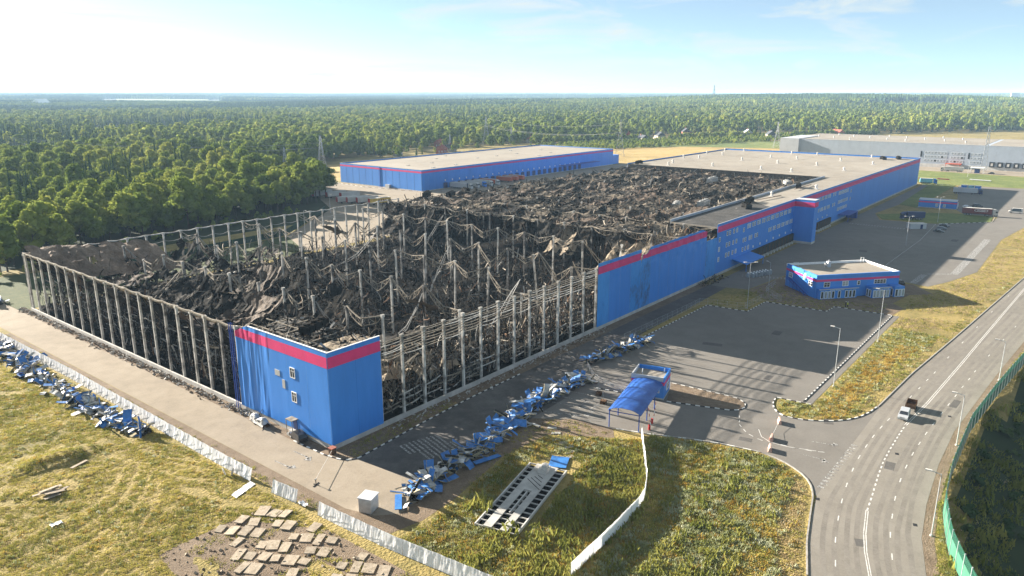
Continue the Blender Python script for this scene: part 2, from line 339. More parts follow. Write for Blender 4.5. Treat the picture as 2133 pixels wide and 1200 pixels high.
M['rough_grass_shade'] = layered('rough_grass_painted_shade', [(.36,(.03,.045,.014)),(.5,(.055,.072,.022)),(.66,(.11,.11,.04))], (.06,.4,2.), .95, .5, 3)  # darker green puts the forest's shade into the grass colour
sheet('back_lawn', [(-40,152),(-12,152),(-12,194),(-2.2,194),(-2.2,147),(104,149.8),(120,186),(60,182),(14,200),(-40,196)], .016, M['rough_grass_shade'], 'rough grass behind the back columns below the forest')
# soil strips
sheet('soil_strip', [(-15.2,125),(-11.9,125),(-11.3,-17.5),(-9.8,-22.6),(-7,-25.3),(-2.7,-24.9),(1.6,-20.8),(20,-21.6),(35,-20.4),(39.3,-27.6),(40.2,-35.8),(37,-38),(30,-27),(18,-26),(2,-29),(-6,-29.5),(-12,-28),(-14.6,-18)], .012, M['soil'], 'bare soil strip along the driveway edge')
sheet('plinth_strip', [(-2.3,190),(0,190),(0,0),(158,0),(158,-3.2),(94,-3.2),(33.5,-3.7),(18.8,-4.5),(7.6,-5.5),(.6,-6),(-1.2,-4.6),(-2.3,-1)], .014, M['soil'], 'rubble strewn soil strip at the foot of the hall')
sheet('road_shoulder', [(a[0], a[1]-.02) for a in RR[2:]] + [(a[0], a[1]-1.7) for a in RR[2:]][::-1], .02, M['soil'], 'sandy shoulder on the outer side of the road')

# ---- painted markings, each a child of its surface
road = bpy.data.objects['road']; lot = bpy.data.objects['parking_lot']; dock = bpy.data.objects['dock_yard']; drv = bpy.data.objects['driveway']; yard = bpy.data.objects['service_yard']
def stripe(parent, name, a, b, w, z=.042, m='line'):
    a = Vector((*a, 0)); b = Vector((*b, 0)); d = b-a; n = Vector((-d.y, d.x, 0)).normalized()*w/2
    me = MB().add([tuple(a-n+Vector((0,0,z))), tuple(b-n+Vector((0,0,z))), tuple(b+n+Vector((0,0,z))), tuple(a+n+Vector((0,0,z)))], [(0,1,2,3)])
    return ob(name, me.data(name, M[m]), parent)
def poly_line(parent, name, pts, w, z=.042):
    mb = MB(); v = []
    for i, p in enumerate(pts):
        p = Vector(p); d = (Vector(pts[min(i+1, len(pts)-1)]) - Vector(pts[max(i-1, 0)])).normalized(); n = Vector((-d.y, d.x))*w/2
        v += [(p.x-n.x, p.y-n.y, z), (p.x+n.x, p.y+n.y, z)]
    mb.add(v, [(2*i, 2*i+2, 2*i+3, 2*i+1) for i in range(len(pts)-1)])
    return ob(name, mb.data(name, M['line']), parent)
def resample(pts, step):
    out = [Vector(pts[0])]; acc = 0
    for a, b in zip(pts, pts[1:]):
        a, b = Vector(a), Vector(b); L = (b-a).length; t = step-acc
        while t <= L: out.append(a+(b-a)*t/L); t += step
        acc = L-(t-step)
    return out
CL = [(19.87,-88.45),(22.72,-87.17),(28.20,-85.27),(32.98,-83.97),(39.97,-82.61)]
for off in (-.16, .16): poly_line(road, 'centre_line', [(x, y+off) for x, y in CL], .13)
CD = [(39.97,-82.61),(44.93,-82.14),(53.01,-81.23),(58.98,-80.73),(64.96,-80.54),(71.48,-80.48),(78.01,-80.51)]
q = resample(CD, .9)
for i in range(0, len(q)-1, 2): stripe(road, 'centre_dash', q[i], q[i+1], .24)
CS = [(78.01,-80.51),(92.51,-81.79),(123.60,-83.57),(163.03,-85.60),(218.32,-88.58)]; CS += [(CS[-1][0]+150, CS[-1][1]-14.5),(CS[-1][0]+400, CS[-1][1]-38)]
for off in (-.18, .18): poly_line(road, 'centre_line', [(x, y+off) for x, y in CS], .14)
for dl in ([(17.42,-84.11),(22.66,-82.65),(28.56,-81.00),(34.83,-79.67),(40.46,-78.67),(46.29,-77.85),(52.39,-77.23),(58.08,-76.86),(63.55,-76.75),(68.69,-76.76),(73.99,-76.95),(78.71,-77.26),(94.30,-78.29),(100.94,-78.75),(107.41,-79.18),(113.74,-79.64),(127.43,-80.31),(142.70,-81.28),(160.40,-82.32),(180.67,-83.61),(204.96,-85.39)],
           [(23.06,-90.05),(29.34,-88.52),(35.04,-87.06),(40.67,-86.11),(46.71,-85.24),(53.63,-84.60),(59.46,-84.34),(65.49,-84.22),(70.95,-84.32),(76.42,-84.47),(82.21,-84.78),(88.79,-85.14),(94.82,-85.47),(101.01,-85.84),(107.83,-86.21),(113.97,-86.63),(120.59,-86.97),(135.43,-88.10),(152.23,-89.45),(167.70,-90.74)]):
    for i in range(len(dl)):
        a = Vector(dl[max(i-1, 0)]); b = Vector(dl[min(i+1, len(dl)-1)]); d = (b-a).normalized(); p = Vector(dl[i])
        stripe(road, 'lane_dash', p-d*.8, p+d*.8, .16)
for off in (-6.3,-4.6,-2.9,-1.3,1.5,3.1,4.8,6.4):
    pl_r = []
    for x in list(range(4, 64, 3))+list(range(64, 420, 12)):
        a, b = interp(RL, x), interp(RR, x); pl_r.append((x, (a+b)/2-off*(a-b)/17+.35*noise.noise(Vector((x*.05, off, 2)))))
    poly_line(road, 'tyre_track', pl_r, .75, .037).data.materials[0] = M['asphalt_track']
for x, y, a, b, rz in ((58,-82,3.2,1.6,.1),(96,-86.5,5,1.4,-.05),(70,-68,2.5,1.8,.4),(120,-40,4,2.2,.1),(100,-30,2.2,5,.3),(86,-50,3,1.5,0),(52,-58,1.6,2.4,.2),(300,-56,6,2.5,0),(250,-30,4,3,.2),(30,-84,2,1.2,.4)):
    ob('repair_patch', MB().box(-a/2,a/2,-b/2,b/2,0,.002).data('repair_patch', M['patch']), road if y < -73 else lot if x < 158 else dock, (x, y, .038 if y < -73 else .031), rz)
for px in ((40.26,-89.41),(88.12,-86.69),(38.60,-75.41),(63.68,-81.95)):
    ob('drain_grate', MB().box(-.4,.4,-.3,.3,0,.012).data('drain_grate', M['black']), road, (px[0], px[1], .036), .3)
# give way triangles and arrows at the junction
ga, gb = Vector((62.28,-74.41)), Vector((42.82,-74.14))
for i in range(16):
    p = ga+(gb-ga)*i/15; d = (gb-ga).normalized(); n = Vector((d.y, -d.x))
    if n.x > 0: n = -n
    z = .042
    ob('give_way_mark', MB().add([(*(p-d*.42),z), (*(p+d*.42),z), (*(p+d*.1+n*1.2),z), (*(p-d*.1+n*1.2),z)], [(0,1,2,3)] if (d.x*n.y-d.y*n.x) > 0 else [(3,2,1,0)]).data('give_way_mark', M['line_worn']), lot)
def arrow(parent, a, b, bend, w=.22):
    a, b = Vector(a), Vector(b); d = (b-a).normalized(); n = Vector((-d.y, d.x)); z = .043
    mb = MB(); L = (b-a).length
    def P(u, v): p = a+d*u+n*v; return (p.x, p.y, z)
    mb.add([P(0,-w/2),P(L*.7,-w/2),P(L*.7,w/2),P(0,w/2)], [(0,1,2,3)])
    mb.add([P(L*.62,-w*.9),P(L*.82,-w*1.3+bend*.5),P(L*.85,w*1.2+bend*.5),P(L*.62,w*.9)], [(0,1,2,3)])
    mb.add([P(L*.75,bend*.5-.9),P(L,bend),P(L*.78,bend*.5+.9)], [(0,1,2)])
    return ob('lane_arrow', mb.data('lane_arrow', M['line_worn']), parent)
arrow(lot, (59.12,-68.25), (60.25,-72.81), .5); arrow(lot, (52.75,-68.58), (52.94,-73.18), -.5)
arrow(drv, (-4.77,5.47), (-4.60,-0.05), -.5); arrow(drv, (-9.14,5.06), (-8.87,-0.31), .5)
for a, b in (((45.50,-26.53), (43.19,-18.88)), ((40.98,-27.71), (37.91,-18.98)), ((48.46,-25.47), (46.93,-19.03)), ((51.82,-24.31), (50.42,-18.29))): arrow(yard, b, a, 0)
poly_line(lot, 'edge_line', [(57.80,-58.35),(55.07,-59.95),(53.77,-62.19),(53.98,-65.28),(55.59,-70.03)], .14)
pts = [(61.68,-52.87),(57.53,-54.55),(54.74,-57.22),(53.50,-60.25),(53.94,-63.04),(54.35,-66.05),(55.03,-69.34),(56.94,-73.22)]
q = resample(pts, 1.1)
for i in range(0, len(q)-1, 2): stripe(lot, 'lane_dash', q[i], q[i+1], .16)
# zebra patches
def zebra(parent, c, d, n, L, wid, gap):
    c = Vector(c); d = Vector(d).normalized(); t = Vector((-d.y, d.x))
    for i in range(n):
        p = c+d*(i*gap); stripe(parent, 'zebra_bar', p-t*L/2, p+t*L/2, wid, .042, 'line_worn')
zebra(yard, (8.5,-10.2), (.93,-.25), 9, 4.2, .45, .95)
zebra(yard, (9.2,-14.6), (.93,-.25), 8, 3.8, .45, .95)
zebra(lot, (42.10,-28.38), (.98,.2), 9, 1.2, .4, .8)
zebra(dock, (318,-7), (0,-1), 20, 3.2, .6, 1.3)
zebra(dock, (178,-7), (.35,-.95), 16, 3.2, .5, 1.2)
# long white bands and bay lines of the truck parking
for a, b, wd in (((204,-57.6),(220.5,-58.2),2.2),((222,-58.8),(227.2,-65.6),.9),((227.4,-66.6),(312,-67.2),2.6)): stripe(dock, 'white_band', a, b, wd, .042, 'line_worn')
for i in range(30): stripe(dock, 'bay_line', (236+i*3.1, -45.2), (239+i*3.1, -56.5), .12, .042, 'line_worn')
for i in range(12): stripe(dock, 'bay_line', (205+i*4, -10.5), (206.5+i*4, -26), .12, .042, 'line_worn')

# ---- kerbs: every stone a piece
ks = {}
for k in 'wbg': ks[k] = MB().box(-.5,.5,-.12,.12,0,.16).data('kerb_stone', M['kerb_'+k])
def kerb(label, pts, pat='wb', step=1.0, close=False):
    root = ob('kerb', None); root['kind'] = 'structure'; root['label'] = label
    q = resample(list(pts)+([pts[0]] if close else []), step)
    for i, (a, b) in enumerate(zip(q, q[1:])):
        c = (a+b)/2; d = b-a
        o = ob('kerb_stone', ks[pat[i % len(pat)]], root, (c.x, c.y, 0), math.atan2(d.y, d.x), (d.length*.985, 1, 1))
    return root
kerb('black and white kerb around the parking lot', [(94.3,-13),(133.8,-13.4),(134.9,-25.8),(148.9,-26.2),(149.8,-44.5),(156.7,-44.9),(157.7,-61),(76.4,-60.9)])
kerb('black and white kerb of the roadside verge corner', [(76.4,-62.6),(75.6,-55.5),(72.2,-56),(70,-57),(68.6,-58),(67.4,-59.5),(67.1,-61.1),(67.6,-63.5),(68.9,-66),(71,-68.8),(73.5,-70.9),(76.5,-72.4),(79.8,-73.3),(84,-73.9)])
kerb('dark kerb between verge and road', [(84,-74),(87.9,-74.25),(109,-75.5),(148.7,-79.2),(236.6,-86.9),(300,-92.8)], 'g', 3)
kerb('grey kerb along the inner road bend', [(17.4,-80.4),(25.8,-77.7),(32.8,-76),(39.6,-74.4),(43.3,-72.7),(45.9,-70.1),(47.9,-66.4),(48.6,-62)], 'g', 2)
kerb('pale kerb along the entry lane', [(48.6,-62),(47.3,-55),(45.4,-49.4),(42.4,-42.4),(40.3,-35.8)], 'gw', 1.5)
isl = [(58.8,-37.9),(60.8,-44.1),(62.9,-50.3),(64.2,-51.7),(66,-52.2),(67.8,-51.8),(69,-50.6),(69.8,-48.9),(69.6,-45),(68.8,-34)]
struct('traffic_island', MB().prism(isl[::-1] if False else isl, .0, .14), M['soil'], 'soil traffic island beside the gatehouse')
kerb('striped kerb around the traffic island', isl)
kerb('striped kerb strip beside the gate lane', [(57.5,-33),(56.5,-26),(55.4,-21.5)])
kerb('striped kerb along the foot of the front', [(-2.3,9),(-2.2,0),(-1.6,-3.6),(-.8,-5),(.8,-6),(7.6,-5.5),(18.8,-4.5),(33.5,-3.7),(52,-3.5)])
kerb('striped kerb of the truck parking', [(210,-44.3),(232,-43.7),(292,-43.8),(341,-41.4)])
kerb('striped kerb of the guard house lawn', [(344,-42.6),(366.9,-62.8),(384,-62)], 'wb', 1.6)
kerb('striped kerb at the far end of the hall', [(520,-3),(527,-14),(531,-22)], 'wb', 2)
kerb('striped kerb by the trailers', [(266,340),(262,300),(266,262),(270,249.5)], 'wb', 3)
# lawns (green islands) with kerb height
for nm, pts in (('lawn', [(357,-10.5),(341,-16.9),(344.1,-23.7),(343.6,-40.7),(366.5,-62),(384,-61),(387,-47),(381,-34)]), ('lawn', [(404.5,-11.9),(397,-22.3),(529,-22.5),(518,-6.9)])):
    o = struct(nm, MB().prism(pts, 0, .13), M['green_field'], 'lawn by the guard house' if pts[0][0] < 400 else 'lawn strip behind the guard house')

# ================================================================= the burnt warehouse
wh = thing('burnt_warehouse', 'huge blue warehouse with a pink band, its near half burnt out to bare columns', 'warehouse')
H, Z0, ZC = 19.13, 1.0, 18.0
nz = lambda x, y, z=0.: noise.noise(Vector((x, y, z)))
# plinth
pb = MB().box(0,5.97,0,.4,0,Z0).data('plinth_block', M['plinth'])
for k in range(86): ob('plinth_block', pb, wh, (k*6+.02, -.03, 0))
pl_ = MB().box(-.03,.37,0,5.97,0,Z0).data('plinth_block', M['plinth'])
for k in range(24): ob('plinth_block', pl_, wh, (0, k*6+.4, 0))
struct_floor = ob('floor_slab', MB().box(.5,515,.5,143.5,-.2,.28).data('floor_slab', M['char']), wh)

# ---- wall panels
def panel_y(x0, x1, z1=H, dent=0., y=-.12, tear=None, z0=Z0, mt='blue'):
    """panel on the long front (faces -Y), optionally dented and torn at its top"""
    if not dent:
        ob('wall_panel', MB().box(x0+.015, x1-.015, y, y+.2, z0, z1).data('wall_panel', M[mt]), wh)
        if z1 > 18.3 and mt == 'blue': ob('pink_band', MB().box(x0+.004, x1-.004, y-.025, y+.002, 16.1, 18.2).data('pink_band', M['pink']), wh)
        return
    def disp(x, z):
        k = sstep(9, 18, z)
        return -dent*.55*k*(.6*nz(x*.35, z*.45, 2)+.35*nz(x*.8, z*.7, 7)) - dent*.12*nz(x*.3, z*.2, 4)
    def top(x): return z1 if tear is None else min(z1, tear(x))
    def fn(u, v, o=0., za=z0, zb=None):
        x = x0+.015+u*(x1-x0-.03); zt = min(zb, top(x)) if zb else top(x); za = min(za, zt-.02); z = za+v*(zt-za)
        return (x, y+o+disp(x, z), z)
    mb = MB().grid(fn, 10, 22); 
    mb.grid(lambda u, v: fn(1-u, v, .16), 10, 22, 1)
    ob('wall_panel', mb.data('wall_panel', [M[mt], M['panel_back']]), wh)
    if z1 > 17: ob('pink_band', MB().grid(lambda u, v: fn(u, v, -.07, 16.1, 18.2), 10, 8).data('pink_band', M['pink']), wh)
# corner block, front
panel_y(-.12, 6.2); panel_y(6.2, 12.3)
# corner block, long side (faces -X)
def panel_x(y0, y1, wav=0., tear=None):
    def disp(y, z): return -wav*(.7*nz(y*.55, z*.05, 1)+.35*nz(y*1.3, z*.18, 3))
    def top(y): return H if tear is None else min(H, tear(y))
    n = 12 if wav else 1; m = 18 if wav else 1
    def fn(u, v, o, za, zb):
        y = y1-.012-u*(y1-y0-.024); zt = min(zb, top(y)); z = za+v*(zt-za); return (-.12-o+disp(y, z), y, z)
    mb = MB().grid(lambda u, v: fn(u, v, 0, Z0, H), n, m); mb.grid(lambda u, v: fn(1-u, v, -.15, Z0, H), n, m, 1)
    ob('wall_panel', mb.data('wall_panel', [M['blue'], M['panel_back']]), wh)
    ob('pink_band', MB().grid(lambda u, v: fn(u, v, .028, 16.1, 18.2), n, max(2, m//5)).data('pink_band', M['pink']), wh)
for a, b in ((0.08,6.4),(6.4,12.5),(12.5,18.5)): panel_x(a, b)
panel_x(18.5, 24.5, .16); panel_x(24.5, 29.9, .34, lambda y: 19.1-max(0, y-25.5)*.42+.25*nz(y*2, 0))
ob('coping', MB().box(-.18,.12,-.2,25,H,H+.1).data('coping', M['white']), wh)
ob('coping', MB().box(.13,12.3,-.2,.1,H,H+.1).data('coping', M['white']), wh)
# front panels further along
def tear1(x): return 19.13-(1.9*math.exp(-((x-117)/2.6)**2)+1.2*math.exp(-((x-114.6)/.7)**2)*3)
for x0 in (90.5,96.5,102.5,108.5): panel_y(x0, x0+6, dent=.5, mt='blue_scorched' if x0 in (90.5,108.5) else 'blue')
for x0 in (114.5,): panel_y(x0, x0+6, dent=.8, tear=tear1, mt='blue_scorched')
def tear2(x): return 19.0-.35*abs(nz(x*.8, 1))-max(0, x-157)*.35
for x0 in (120.5,126.5,132.5,138.5,144.5,150.5): panel_y(x0, x0+6, dent=1.0, tear=tear2)
panel_y(156.5, 160.5, dent=1.0, tear=tear2)
panel_y(160.5, 169.4, 14.6, dent=.9, mt='blue_scorched', tear=lambda x: 14.5-.5*abs(nz(x*.6, 3)))
xs = [169.4]+[169.4+6*k for k in range(1,14)]+[250.6]
for a, b in zip(xs, xs[1:]): panel_y(a, b)
xs = [255.6]+[255.6+12*k for k in range(1,22)]+[516]
for a, b in zip(xs, xs[1:]): panel_y(a, b)
# projecting stair tower
ob('stair_tower', MB().box(250.6,255.6,-8.6,-.13,Z0,H).data('stair_tower', M['blue']), wh)
ob('pink_band', MB().box(250.57,255.63,-8.63,-.14,16.1,18.2).data('pink_band', M['pink']), wh)
ob('plinth_block', MB().box(250.58,255.62,-8.62,-.15,0,Z0-.003).data('plinth_block', M['plinth']), wh)
ob('coping', MB().box(250.5,255.7,-8.7,-.2,H,H+.12).data('coping', M['grey_light']), wh)
ob('coping', MB().box(169.4,516.1,-.2,.12,H,H+.1).data('coping', M['metal']), wh)
# back and end walls of the surviving end
ob('wall_panel', MB().box(515.9,516.1,0,144,0,H).data('wall_panel', M['blue']), wh)
for k in range(14): ob('wall_panel', MB().box(356+k*11.42,356+(k+1)*11.42-.03,143.9,144.1,0,18.7).data('wall_panel', M['blue']), wh)
ob('coping', MB().box(356,516,143.8,144.2,18.7,18.8).data('coping', M['metal']), wh)
ob('coping', MB().box(515.8,516.2,.2,143.7,H,H+.1).data('coping', M['metal']), wh)
ob('wall_panel', MB().box(150,356,143.9,144.1,0,13).data('wall_panel', M['sheet_dark']), wh)
ob('fire_wall', MB().box(355.6,356,18.7,143.7,.3,18.25).data('fire_wall', M['ash']), wh)

# ---- roofs of the surviving part
rf = ob('roof', MB().box(356,515.8,.14,143.7,17.5,18.1).data('roof', M['roof']), wh)
ob('roof', MB().box(169.6,355.98,.14,18.2,17.5,18.08).data('roof', M['roof']), wh)
ob('sooted_roof', MB().poly([(169.7,.2),(227,.2),(230,5),(236,11),(246,18.1),(169.7,18.1)], 18.086).data('sooted_roof', M['roof_black']), wh)
ob('upstand', MB().box(169.6,355.9,18.22,18.6,17.3,18.95).data('upstand', M['metal']), wh)
# membrane seams
for k in range(1, 13): ob('roof_seam', MB().box(356+k*12.3,356.12+k*12.3,.5,143.2,18.102,18.125).data('roof_seam', M['roof']), wh)
for k in range(1, 9): ob('roof_seam', MB().box(356.4,515.4,k*16,k*16+.12,18.102,18.122).data('roof_seam', M['roof']), wh)
vb = MB().box(-.6,.6,-.6,.6,0,.5).cyl((0,0,.5),(0,0,1.5),.45,.45,10).cyl((0,0,1.5),(0,0,1.75),.85,.75,10).cyl((0,0,1.75),(0,0,2.3),.42,.3,10)
vb.box(-1.6,1.6,-1.1,1.1,0,.08)
vd = vb.data('roof_vent', M['house_w'])
for x, y in [(365,119),(381,124),(377,94),(424,137),(425.5,125.7),(462.7,124),(500,138),(510,126),(466,138),(428,95),(376,62),(373,42.5),(422,68),(462,87),(462,68.4),(507,87),(507,68),(423,43),(466,40),(508,30),(400,20),(452,16),(261,14),(300,6)]:
    ob('roof_vent', vd, wh, (x, y, 18.1))
ah = MB()
for dx in (-2.4, 0, 2.4): ah.box(dx-1, dx+1, -1.2, 1.2, .5, 1.9).cyl((dx,0,1.9),(dx,0,2.3),.7,.7,10)
for dx in (-3, 3): ah.box(dx-.1, dx+.1, -1.3, 1.3, 0, .5)
ahd = ah.data('air_handler', M['char']); ahl = ah.data('air_handler', M['steel_grey'])
for x, y in [(300,14.5),(235.7,14.5),(218.5,9),(362,139),(497,20),(506,12)]: ob('air_handler', ahd, wh, (x, y, 18.1), rnd.random())
for p, q in (((288,12.5),(312,12.2)),((240,13),(262,10))): ob('roof_pipe', MB().beam((*p,18.7),(*q,18.7),.25).data('roof_pipe', M['rust']), wh)

# ---- columns
def colmesh(h, m, w=.5):
    mb = MB(); n = 6
    for k in range(n):
        mb.box(-w/2, w/2, -w/2, w/2, h*k/n, h*(k+1)/n)
    mb.box(-w/2-.16, w/2+.16, -w/2-.1, w/2+.1, h-.55, h)
    return mb.data('column', m)
cmA = [colmesh(17.7, M['column']), colmesh(17.3, M['column_dark']), colmesh(17.6, M['column'], .46)]
for k in range(5, 25): ob('column', cmA[(0,2,0,1,2,0,1)[k % 7]], wh, (.55, .5+6*k, .2), (R(rnd.uniform(-.3,.3)), R(rnd.uniform(-.3,.3)), 0))
for k in range(2, 16): ob('column', cmA[k % 2*2], wh, (.5+6*k, .55, .2), (R(rnd.uniform(-.4,.4)), R(rnd.uniform(-.4,.4)), 0))
for k in range(0, 26): ob('column', cmA[0], wh, (.5+6*k, 143.4, .2), (R(rnd.uniform(-.4,.4)), R(rnd.uniform(-.4,.4)), 0))
lean = {(4,2):(0,-9),(1,5):(4,0),(2,8):(-4,3),(5,1):(3,8),(3,2):(0,3),(6,2):(0,6)}
short = {(2,1):13.5,(3,1):12.5,(1,10):15,(2,10):15.5,(4,1):15.5}
COLS = {}
for i in range(1, 15):
    for j in range(1, 12):
        if i > 6 and (i > 7 and j > 1): 
            if i > 8: continue
        h = short.get((i, j), ZC)
        a, b = lean.get((i, j), (rnd.uniform(-.8,.8), rnd.uniform(-.8,.8)))
        s = h/17.7
        o = ob('column', cmA[(i*3+j*5) % 3 if i < 3 else (1 if (i+j) % 2 else 2)], wh, (.5+24*i, .5+12*j, .2), (R(a), R(b), 0), (.95, .95, s))
        COLS[(i, j)] = h

# ---- trusses hung between the columns
def truss(a, b, sag, depth, mats='steel_tan', nm='roof_truss', w=.21, twist=0.):
    a, b = Vector(a), Vector(b); n = 6; mb = MB(); T = []; B = []
    side = (b-a).cross(Vector((0,0,1))).normalized()
    for k in range(n+1):
        t = k/n; s = sag*(1-abs(2*t-1)**1.05)
        p = a.lerp(b, t)+Vector((0,0,-s))+side*(twist*math.sin(math.pi*t)+rnd.uniform(-.15,.15))
        T.append(p); B.append(p+Vector((rnd.uniform(-.2,.2), rnd.uniform(-.2,.2), -depth*(.35+.65*math.sin(math.pi*t))-rnd.uniform(0,.35))))
    mb.line(T, w, w*1.2); mb.line([T[0]]+B[1:-1]+[T[-1]], w*.8)
    for k in range(1, n):
        mb.beam(T[k], B[k], w*.5)
        if rnd.random() < .8: mb.beam(B[k], T[k+1 if k % 2 else k-1], w*.5)
    return ob(nm, mb.data(nm, M[mats]), wh)
for i in range(1, 8):
    for j in range(0, 12):
        ya, yb = .5+12*j, .5+12*(j+1)
        r = rnd.random()
        if i >= 6: sag = rnd.uniform(.4, 1.6)
        elif r < .72: sag = rnd.uniform(.9, 3.0)
        elif r < .8: sag = rnd.uniform(3.5, 5.5)
        else: continue
        if i < 6 and j == 0 and r > .5: continue
        za = COLS.get((i, j), ZC)-.1; zb = COLS.get((i, j+1), ZC)-.1
        truss((.5+24*i, ya, za), (.5+24*i, yb, zb), sag, rnd.uniform(1.0, 1.9), twist=rnd.uniform(-1.2,1.2))
# girders fallen from column heads to the floor
for i in range(0, 7):
    for j in range(1, 12):
        for dr in (1, -1):
            if i == 0 and dr < 0: continue
            if rnd.random() < (.8 if i else .6): continue
            L = rnd.uniform(9, 17); x = .5+24*i; y = .5+12*j
            e = (x+dr*L, y+rnd.uniform(-4,4), rnd.uniform(1.5, 7))
            truss((x+dr*.4, y, ZC-rnd.uniform(.3,2.5)), e, rnd.uniform(.5,3), rnd.uniform(.8,1.5), 'steel_tan' if rnd.random() < .6 else 'steel_grey', 'fallen_girder', .14, rnd.uniform(-1.5,1.5))
# eaves beams
def sagline(pts, sag, w, m, nm, n=5):
    out = []
    for a, b in zip(pts, pts[1:]):
        a, b = Vector(a), Vector(b)
        s = sag*rnd.uniform(.5,1.4)
        for k in range(n): t = k/n; out.append(a.lerp(b, t)+Vector((0,0,-s*math.sin(math.pi*t))))
    out.append(Vector(pts[-1]))
    return ob(nm, MB().line(out, w, w*1.1).data(nm, M[m]), wh)
for k in range(0, 25): sagline([(.5+6*k,143.4,17.9),(.5+6*k+6,143.4,17.9)], .35, .3, 'column', 'eaves_beam')
for k in range(0, 25): sagline([(.5+6*k,143.2,15.2),(.5+6*k+6,143.2,15.2)], .7, .12, 'steel_grey', 'wall_girt')
for k in range(5, 24): sagline([(.35,.5+6*k,17.9),(.35,.5+6*k+6,17.9)], .25, .3, 'steel_tan', 'eaves_beam')
# drooping girts of the open front
for z in (17.6, 17.15, 16.6, 16.05, 15.5, 14.9, 14.3, 13.6):
    for a in range(2, 15):
        dz = .25*nz(a*.9, z*3)
        sagline([(.5+6*a, .15+rnd.uniform(-.1,.25), z+dz), (6.5+6*a, .15+rnd.uniform(-.1,.25), z+.25*nz((a+1)*.9, z*3))], rnd.uniform(.02,.28), .12, 'steel_tan' if rnd.random() < .75 else 'column', 'wall_girt')
for z in (1.8, 3.2, 4.6):
    for a in range(2, 15):
        if rnd.random() < .75: sagline([(.5+6*a, 1.2+rnd.uniform(0,1), z+rnd.uniform(-.4,.6)), (6.5+6*a, 1.2+rnd.uniform(0,1), z+rnd.uniform(-.4,.6))], rnd.uniform(.05,.5), .18, 'steel_tan' if rnd.random() < .5 else 'column', 'wall_girt')
# ---- collapsed roof sheets of the gutted bays
def drape(x0, x1, y0, y1, fz, m, nu=14, nv=8, amp=.6, hole=.12, nm='roof_sheet', seed=0):
    def fn(u, v):
        x = x0+u*(x1-x0); y = y0+v*(y1-y0)
        return (x+.4*nz(x*.5,y*.5,seed+3), y+.4*nz(x*.5,y*.5,seed+8), max(.8, fz(u, v, x, y)+amp*nz(x*.28,y*.33,seed)+.35*amp*nz(x*.9,y*.8,seed+1)+.24*amp*nz(x*2.3,y*2.1,seed+2)))
    mb = MB().grid(fn, nu, nv, 0, (lambda i, j: nz(i*(8/nu)+seed, j*(4/nv), seed*1.3) > .42-hole or abs(nz(i*(11/nu)+seed, j*(5/nv), seed+7)) < hole*.12))
    return ob(nm, mb.data(nm, M[m]), wh)
def hammock(i, j, lo, ha=17.4, hb=16.5, m='sheet_dark', seed=0, j2=None, xs=None):
    x0 = .5+24*i; x1 = x0+24
    if xs: x0, x1 = xs
    def fz(u, v, x, y):
        ridge = 1.6*abs(math.sin(math.pi*(y-.5)/12))
        base = ha*(1-u)+hb*u
        return base-(base-lo)*math.sin(math.pi*u)**.75-ridge*(.3+.7*abs(2*u-1))
    y0 = .5+12*j; y1 = .5+12*(j2 or j+1)
    drape(x0, x1, y0, y1, fz, m, 30, 15*((j2 or j+1)-j), 1.15, .2, seed=seed)
tints = ['sheet_dark','sheet_dark','sheet','sheet_dark','sheet_brown']
for j in range(2, 12):
    hammock(0, j, rnd.uniform(7, 11), 17.4, rnd.uniform(13, 16.5), tints[j % 5], seed=j*1.7+.3)
    if j in (4,6,7,9,10,11): hammock(1, j, rnd.uniform(4, 8), rnd.uniform(12, 16), rnd.uniform(11, 16), tints[(j+2) % 5], seed=j*2.1+20)
for i, j in ((2,8),(2,10),(0,1)):
    hammock(i, j, rnd.uniform(3, 6), rnd.uniform(11, 16), rnd.uniform(8, 13), tints[(i+j) % 5], seed=i*5+j)
# rusty sheet still hung from the far corner, bright tan sheets behind the eaves
drape(.6, 38, 123, 143.2, lambda u, v, x, y: 11.0+6.6*v-1.4*u+(1-u)*2.2-.5*abs(math.sin(math.pi*(x-.5)/6))*(1-v), 'sheet_hung', 34, 14, 1.0, -.02, seed=61)
drape(.3, 4.2, 30, 143, lambda u, v, x, y: 17.75-2.6*u-.5*abs(math.sin(math.pi*(y-.5)/6)), 'sheet_bright', 4, 70, .4, .05, seed=71)
drape(14, 46, 13, 30, lambda u, v, x, y: 8+3*math.sin(3*u)-4*v, 'sheet', 18, 10, 1.4, .1, seed=75)
drape(10, 40, 3, 13, lambda u, v, x, y: 9-5*u+2*v, 'sheet_tan', 16, 8, 1.6, .16, seed=78)
for s_, (xa, xb, ya, yb, zt, zb) in enumerate([(44,52,22,27,15.5,11),(58,66,20,24,9,6),(95,101,118,126,16,12),(60,72,80,92,12,8),(22,36,66,80,14,9)]):
    drape(xa, xb, ya, yb, lambda u, v, x, y, zt=zt, zb=zb: zt+(zb-zt)*u-1.2*v, 'sheet_tan' if s_ % 2 == 0 else 'sheet', 8, 6, .6, .02, seed=90+s_)
# curtains of sheet hanging at the edge of the sagging roof
for k in range(2, 24):
    y0 = .5+6*k
    if rnd.random() < .3: continue
    ln = rnd.uniform(3, 9); tilt = rnd.uniform(-2, 5)
    mb = MB().grid(lambda u, v: (144.8-tilt*v+.6*nz(u*3, v*4, k), y0+u*rnd.uniform(5.9,6.1)*(1-.2*v), 17.2-ln*v-1.3*math.sin(math.pi*u)*.5), 6, 8)
    ob('roof_sheet', mb.data('roof_sheet', M[['char','sheet_dark','sheet_dark','char','ash'][k % 5]]), wh)
